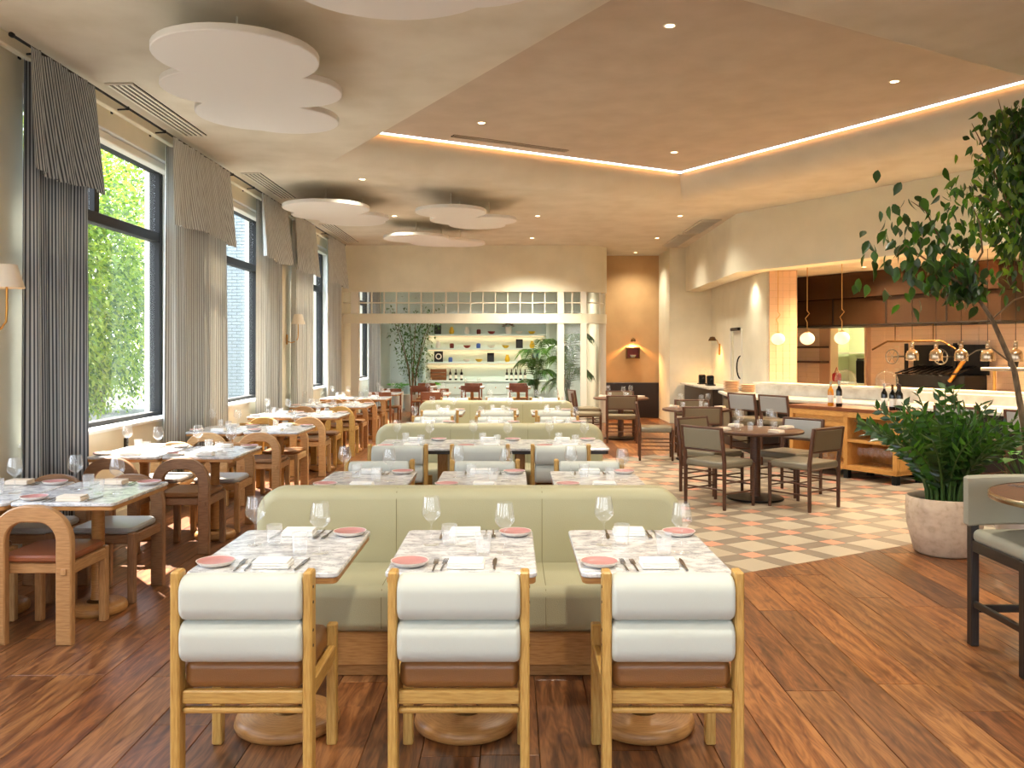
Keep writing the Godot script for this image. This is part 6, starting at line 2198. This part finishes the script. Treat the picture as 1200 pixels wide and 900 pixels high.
	for k in 2:
		var fp := thing("fern", ["left leafy fern below the indoor tree", "right leafy fern below the indoor tree"][k], "plant", P([-2.95, -2.15][k], 0.0, 22.8))
		part(fp, "pot", MB.new().lathe([Vector2(0.0, 0.0), Vector2(0.10, 0.0), Vector2(0.14, 0.55), Vector2(0.12, 0.55)], 18), M.pot_white)
		for i in 18:
			var a := i * 2.4
			var o := Vector3(cos(a), 0, sin(a))
			var fm2 := MB.new()
			for j in 7:
				var u := j / 7.0
				fm2.leaf(Vector3.UP * (0.55 + 0.28 * u * (1.6 - u)) + o * 0.26 * u, o + Vector3(rng.randfn(), 0.3, rng.randfn()) * 0.7, Vector3.UP, 0.12, 0.06, 0.3)
			part(fp, "frond", fm2, M.leaf_bright)
	# palms behind the right-hand posts
	for e in [[0.62, 22.6, 2.2, "arching palm behind the wide partition opening"], [1.28, 20.3, 2.3, "tall palm behind the narrow glazed bay"]]:
		var p := thing("palm", e[3], "potted plant", P(e[0], 0, e[1]))
		part(p, "pot", MB.new().lathe([Vector2(0.0, 0.0), Vector2(0.16, 0.0), Vector2(0.2, 0.4), Vector2(0.18, 0.4), Vector2(0.17, 0.35), Vector2(0.0, 0.35)], 20), M.pot_white)
		for k in 15:
			var a := k * 2.399
			var o := Vector3(cos(a), 0, sin(a))
			var low: float = 0.35 + (k % 5) * 0.28
			var pts := []
			for j in 8:
				var u := j / 7.0
				pts.append(Vector3.UP * (0.35 + (e[2] - low) * (1.0 - (1.0 - u) * (1.0 - u)) - 0.4 * u * u * u) + o * (0.03 + 0.55 * u * u))
			var fr := part(p, "frond_stem", MB.new().tube(pts, 0.007, 5), M.stem_green)
			var m := MB.new()
			for j in range(8, 28):
				var u := j / 28.0 * 7.0
				var c: Vector3 = pts[int(u)].lerp(pts[mini(int(u) + 1, 7)], u - int(u))
				var tn: Vector3 = (pts[mini(int(u) + 1, 7)] - pts[int(u)]).normalized()
				var sd := tn.cross(o.cross(Vector3.UP)).cross(tn).normalized()
				for s in [-1.0, 1.0]:
					m.leaf(c, o.cross(Vector3.UP) * s + tn * 0.8 - Vector3.UP * 0.35, Vector3.UP + o * 0.2, 0.30, 0.03, 0.25)
			part(fr, "leaflets", m, M.leaf_mid if k % 2 else M.leaf_dark)
	# tables and teak chairs of the back room
	var rows := [[-2.55, 17.75], [-1.55, 17.75], [-0.95, 20.9], [0.15, 20.9], [-2.1, 20.9]]
	var wh := ["before the partition on the window side", "before the partition beside the third banquette", "in the middle of the back room", "on the right of the back room", "on the left of the back room"]
	for k in 5:
		var e: Array = rows[k]
		two_top("marble table standing " + wh[k], P(e[0], 0, e[1]), 0.0, "marble tables of the back room")
		for s in [1.0, -1.0]:
			place(P(e[0], 0.751, e[1]), Basis(), s, "the marble table " + wh[k], {"far": true, "plate": false, "tumbler": k < 2, "napkin": k < 2})
			teak_chair("teak chair on the %s side of the table %s" % ["near" if s > 0 else "far", wh[k]], P(e[0], 0, e[1] - s * 0.58), 0.0 if s > 0 else PI)


func teak_chair(label: String, at: Vector3, turn: float) -> void:
	var t := thing("teak_chair", label, "chair", at, turn, "teak chairs by the back room")
	for s in [-1.0, 1.0]:
		part(t, "back_post", MB.new().box(Vector3(s * 0.20, 0.40, 0.20), Vector3(0.035, 0.80, 0.04), 0.004), M.teak)
		part(t, "leg", MB.new().box(Vector3(s * 0.20, 0.21, -0.20), Vector3(0.035, 0.42, 0.04), 0.004), M.teak)
		part(t, "side_rail", MB.new().box(Vector3(s * 0.20, 0.395, 0.0), Vector3(0.025, 0.05, 0.36), 0.004), M.teak)
	part(t, "top_rail", MB.new().box(Vector3(0, 0.725, 0.20), Vector3(0.365, 0.15, 0.025), 0.004), M.teak)
	part(t, "seat", MB.new().rbox(Vector3(0, 0.435, 0), Vector3(0.43, 0.04, 0.42), 0.016, 2), M.brown_leather)


func build_stool_corner() -> void:
	# dark counter stool at the right edge, facing the camera
	var t := thing("counter_stool", "dark wooden counter stool with grey-beige leather at the right edge", "stool", P(2.74, 0, 4.53), PI)
	var w: Material = M.dark_oak
	for s in [-1.0, 1.0]:
		part(t, "back_leg", MB.new().box(Vector3(s * 0.235, 0.40, 0.245), Vector3(0.045, 0.80, 0.05), 0.005), w)
		part(t, "leg", MB.new().box(Vector3(s * 0.235, 0.285, -0.245), Vector3(0.045, 0.57, 0.05), 0.005), w)
		part(t, "side_rail", MB.new().box(Vector3(s * 0.235, 0.545, 0.0), Vector3(0.035, 0.06, 0.45), 0.004), w)
		part(t, "stretcher", MB.new().box(Vector3(s * 0.235, 0.23, 0.0), Vector3(0.025, 0.035, 0.45), 0.004), w)
	part(t, "front_rail", MB.new().box(Vector3(0, 0.545, -0.245), Vector3(0.43, 0.06, 0.035), 0.004), w)
	part(t, "stretcher", MB.new().box(Vector3(0, 0.20, 0.245), Vector3(0.43, 0.04, 0.025), 0.004), w)
	part(t, "stretcher", MB.new().box(Vector3(0, 0.24, -0.245), Vector3(0.43, 0.04, 0.025), 0.004), w)
	part(t, "seat", MB.new().rbox(Vector3(0, 0.60, -0.01), Vector3(0.50, 0.075, 0.50), 0.034, 4), M.stool_leather)
	var rows := [[], []]
	var b := MB.new()
	var outl := PackedVector2Array()
	for i in 13:
		var x := -0.29 + 0.58 * i / 12.0
		outl.append(Vector2(x, 0.29 - 0.05 * pow(x / 0.29, 2.0)))
	for i in 13:
		var x := 0.29 - 0.58 * i / 12.0
		outl.append(Vector2(x, 0.24 - 0.05 * pow(x / 0.29, 2.0)))
	b.prism(outl, 0.655, 0.925, 0.012)
	part(t, "backrest", b, M.stool_leather)
	var r := thing("high_table", "dark round high table with a pale metal rim at the right edge", "table", P(2.85, 0, 4.20))
	part(r, "tabletop", MB.new().lathe([Vector2(0.0, 0.872), Vector2(0.50, 0.872), Vector2(0.50, 0.898), Vector2(0.0, 0.90)], 56), M.walnut)
	part(r, "rim", MB.new().lathe([Vector2(0.50, 0.870), Vector2(0.509, 0.872), Vector2(0.511, 0.885), Vector2(0.509, 0.897), Vector2(0.50, 0.9005)], 56), M.nickel)
	part(r, "column", MB.new().lathe([Vector2(0.04, 0.02), Vector2(0.035, 0.04), Vector2(0.035, 0.84), Vector2(0.15, 0.872)], 20, Vector3(0.05, 0, 0.17)), M.black_metal)
	part(r, "base", MB.new().lathe([Vector2(0.0, 0.0), Vector2(0.18, 0.0), Vector2(0.18, 0.015), Vector2(0.0, 0.022)], 32, Vector3(0.05, 0, 0.17)), M.black_metal)
	solo("fork", S.fork, M.steel, "steel fork on the high table at the right edge", "fork", P(2.62, 0.901, 4.48), 0.7, "forks on the tables")
	solo("table_knife", S.knife, M.steel, "steel knife on the high table at the right edge", "knife", P(2.68, 0.901, 4.50), 0.9, "knives on the tables")
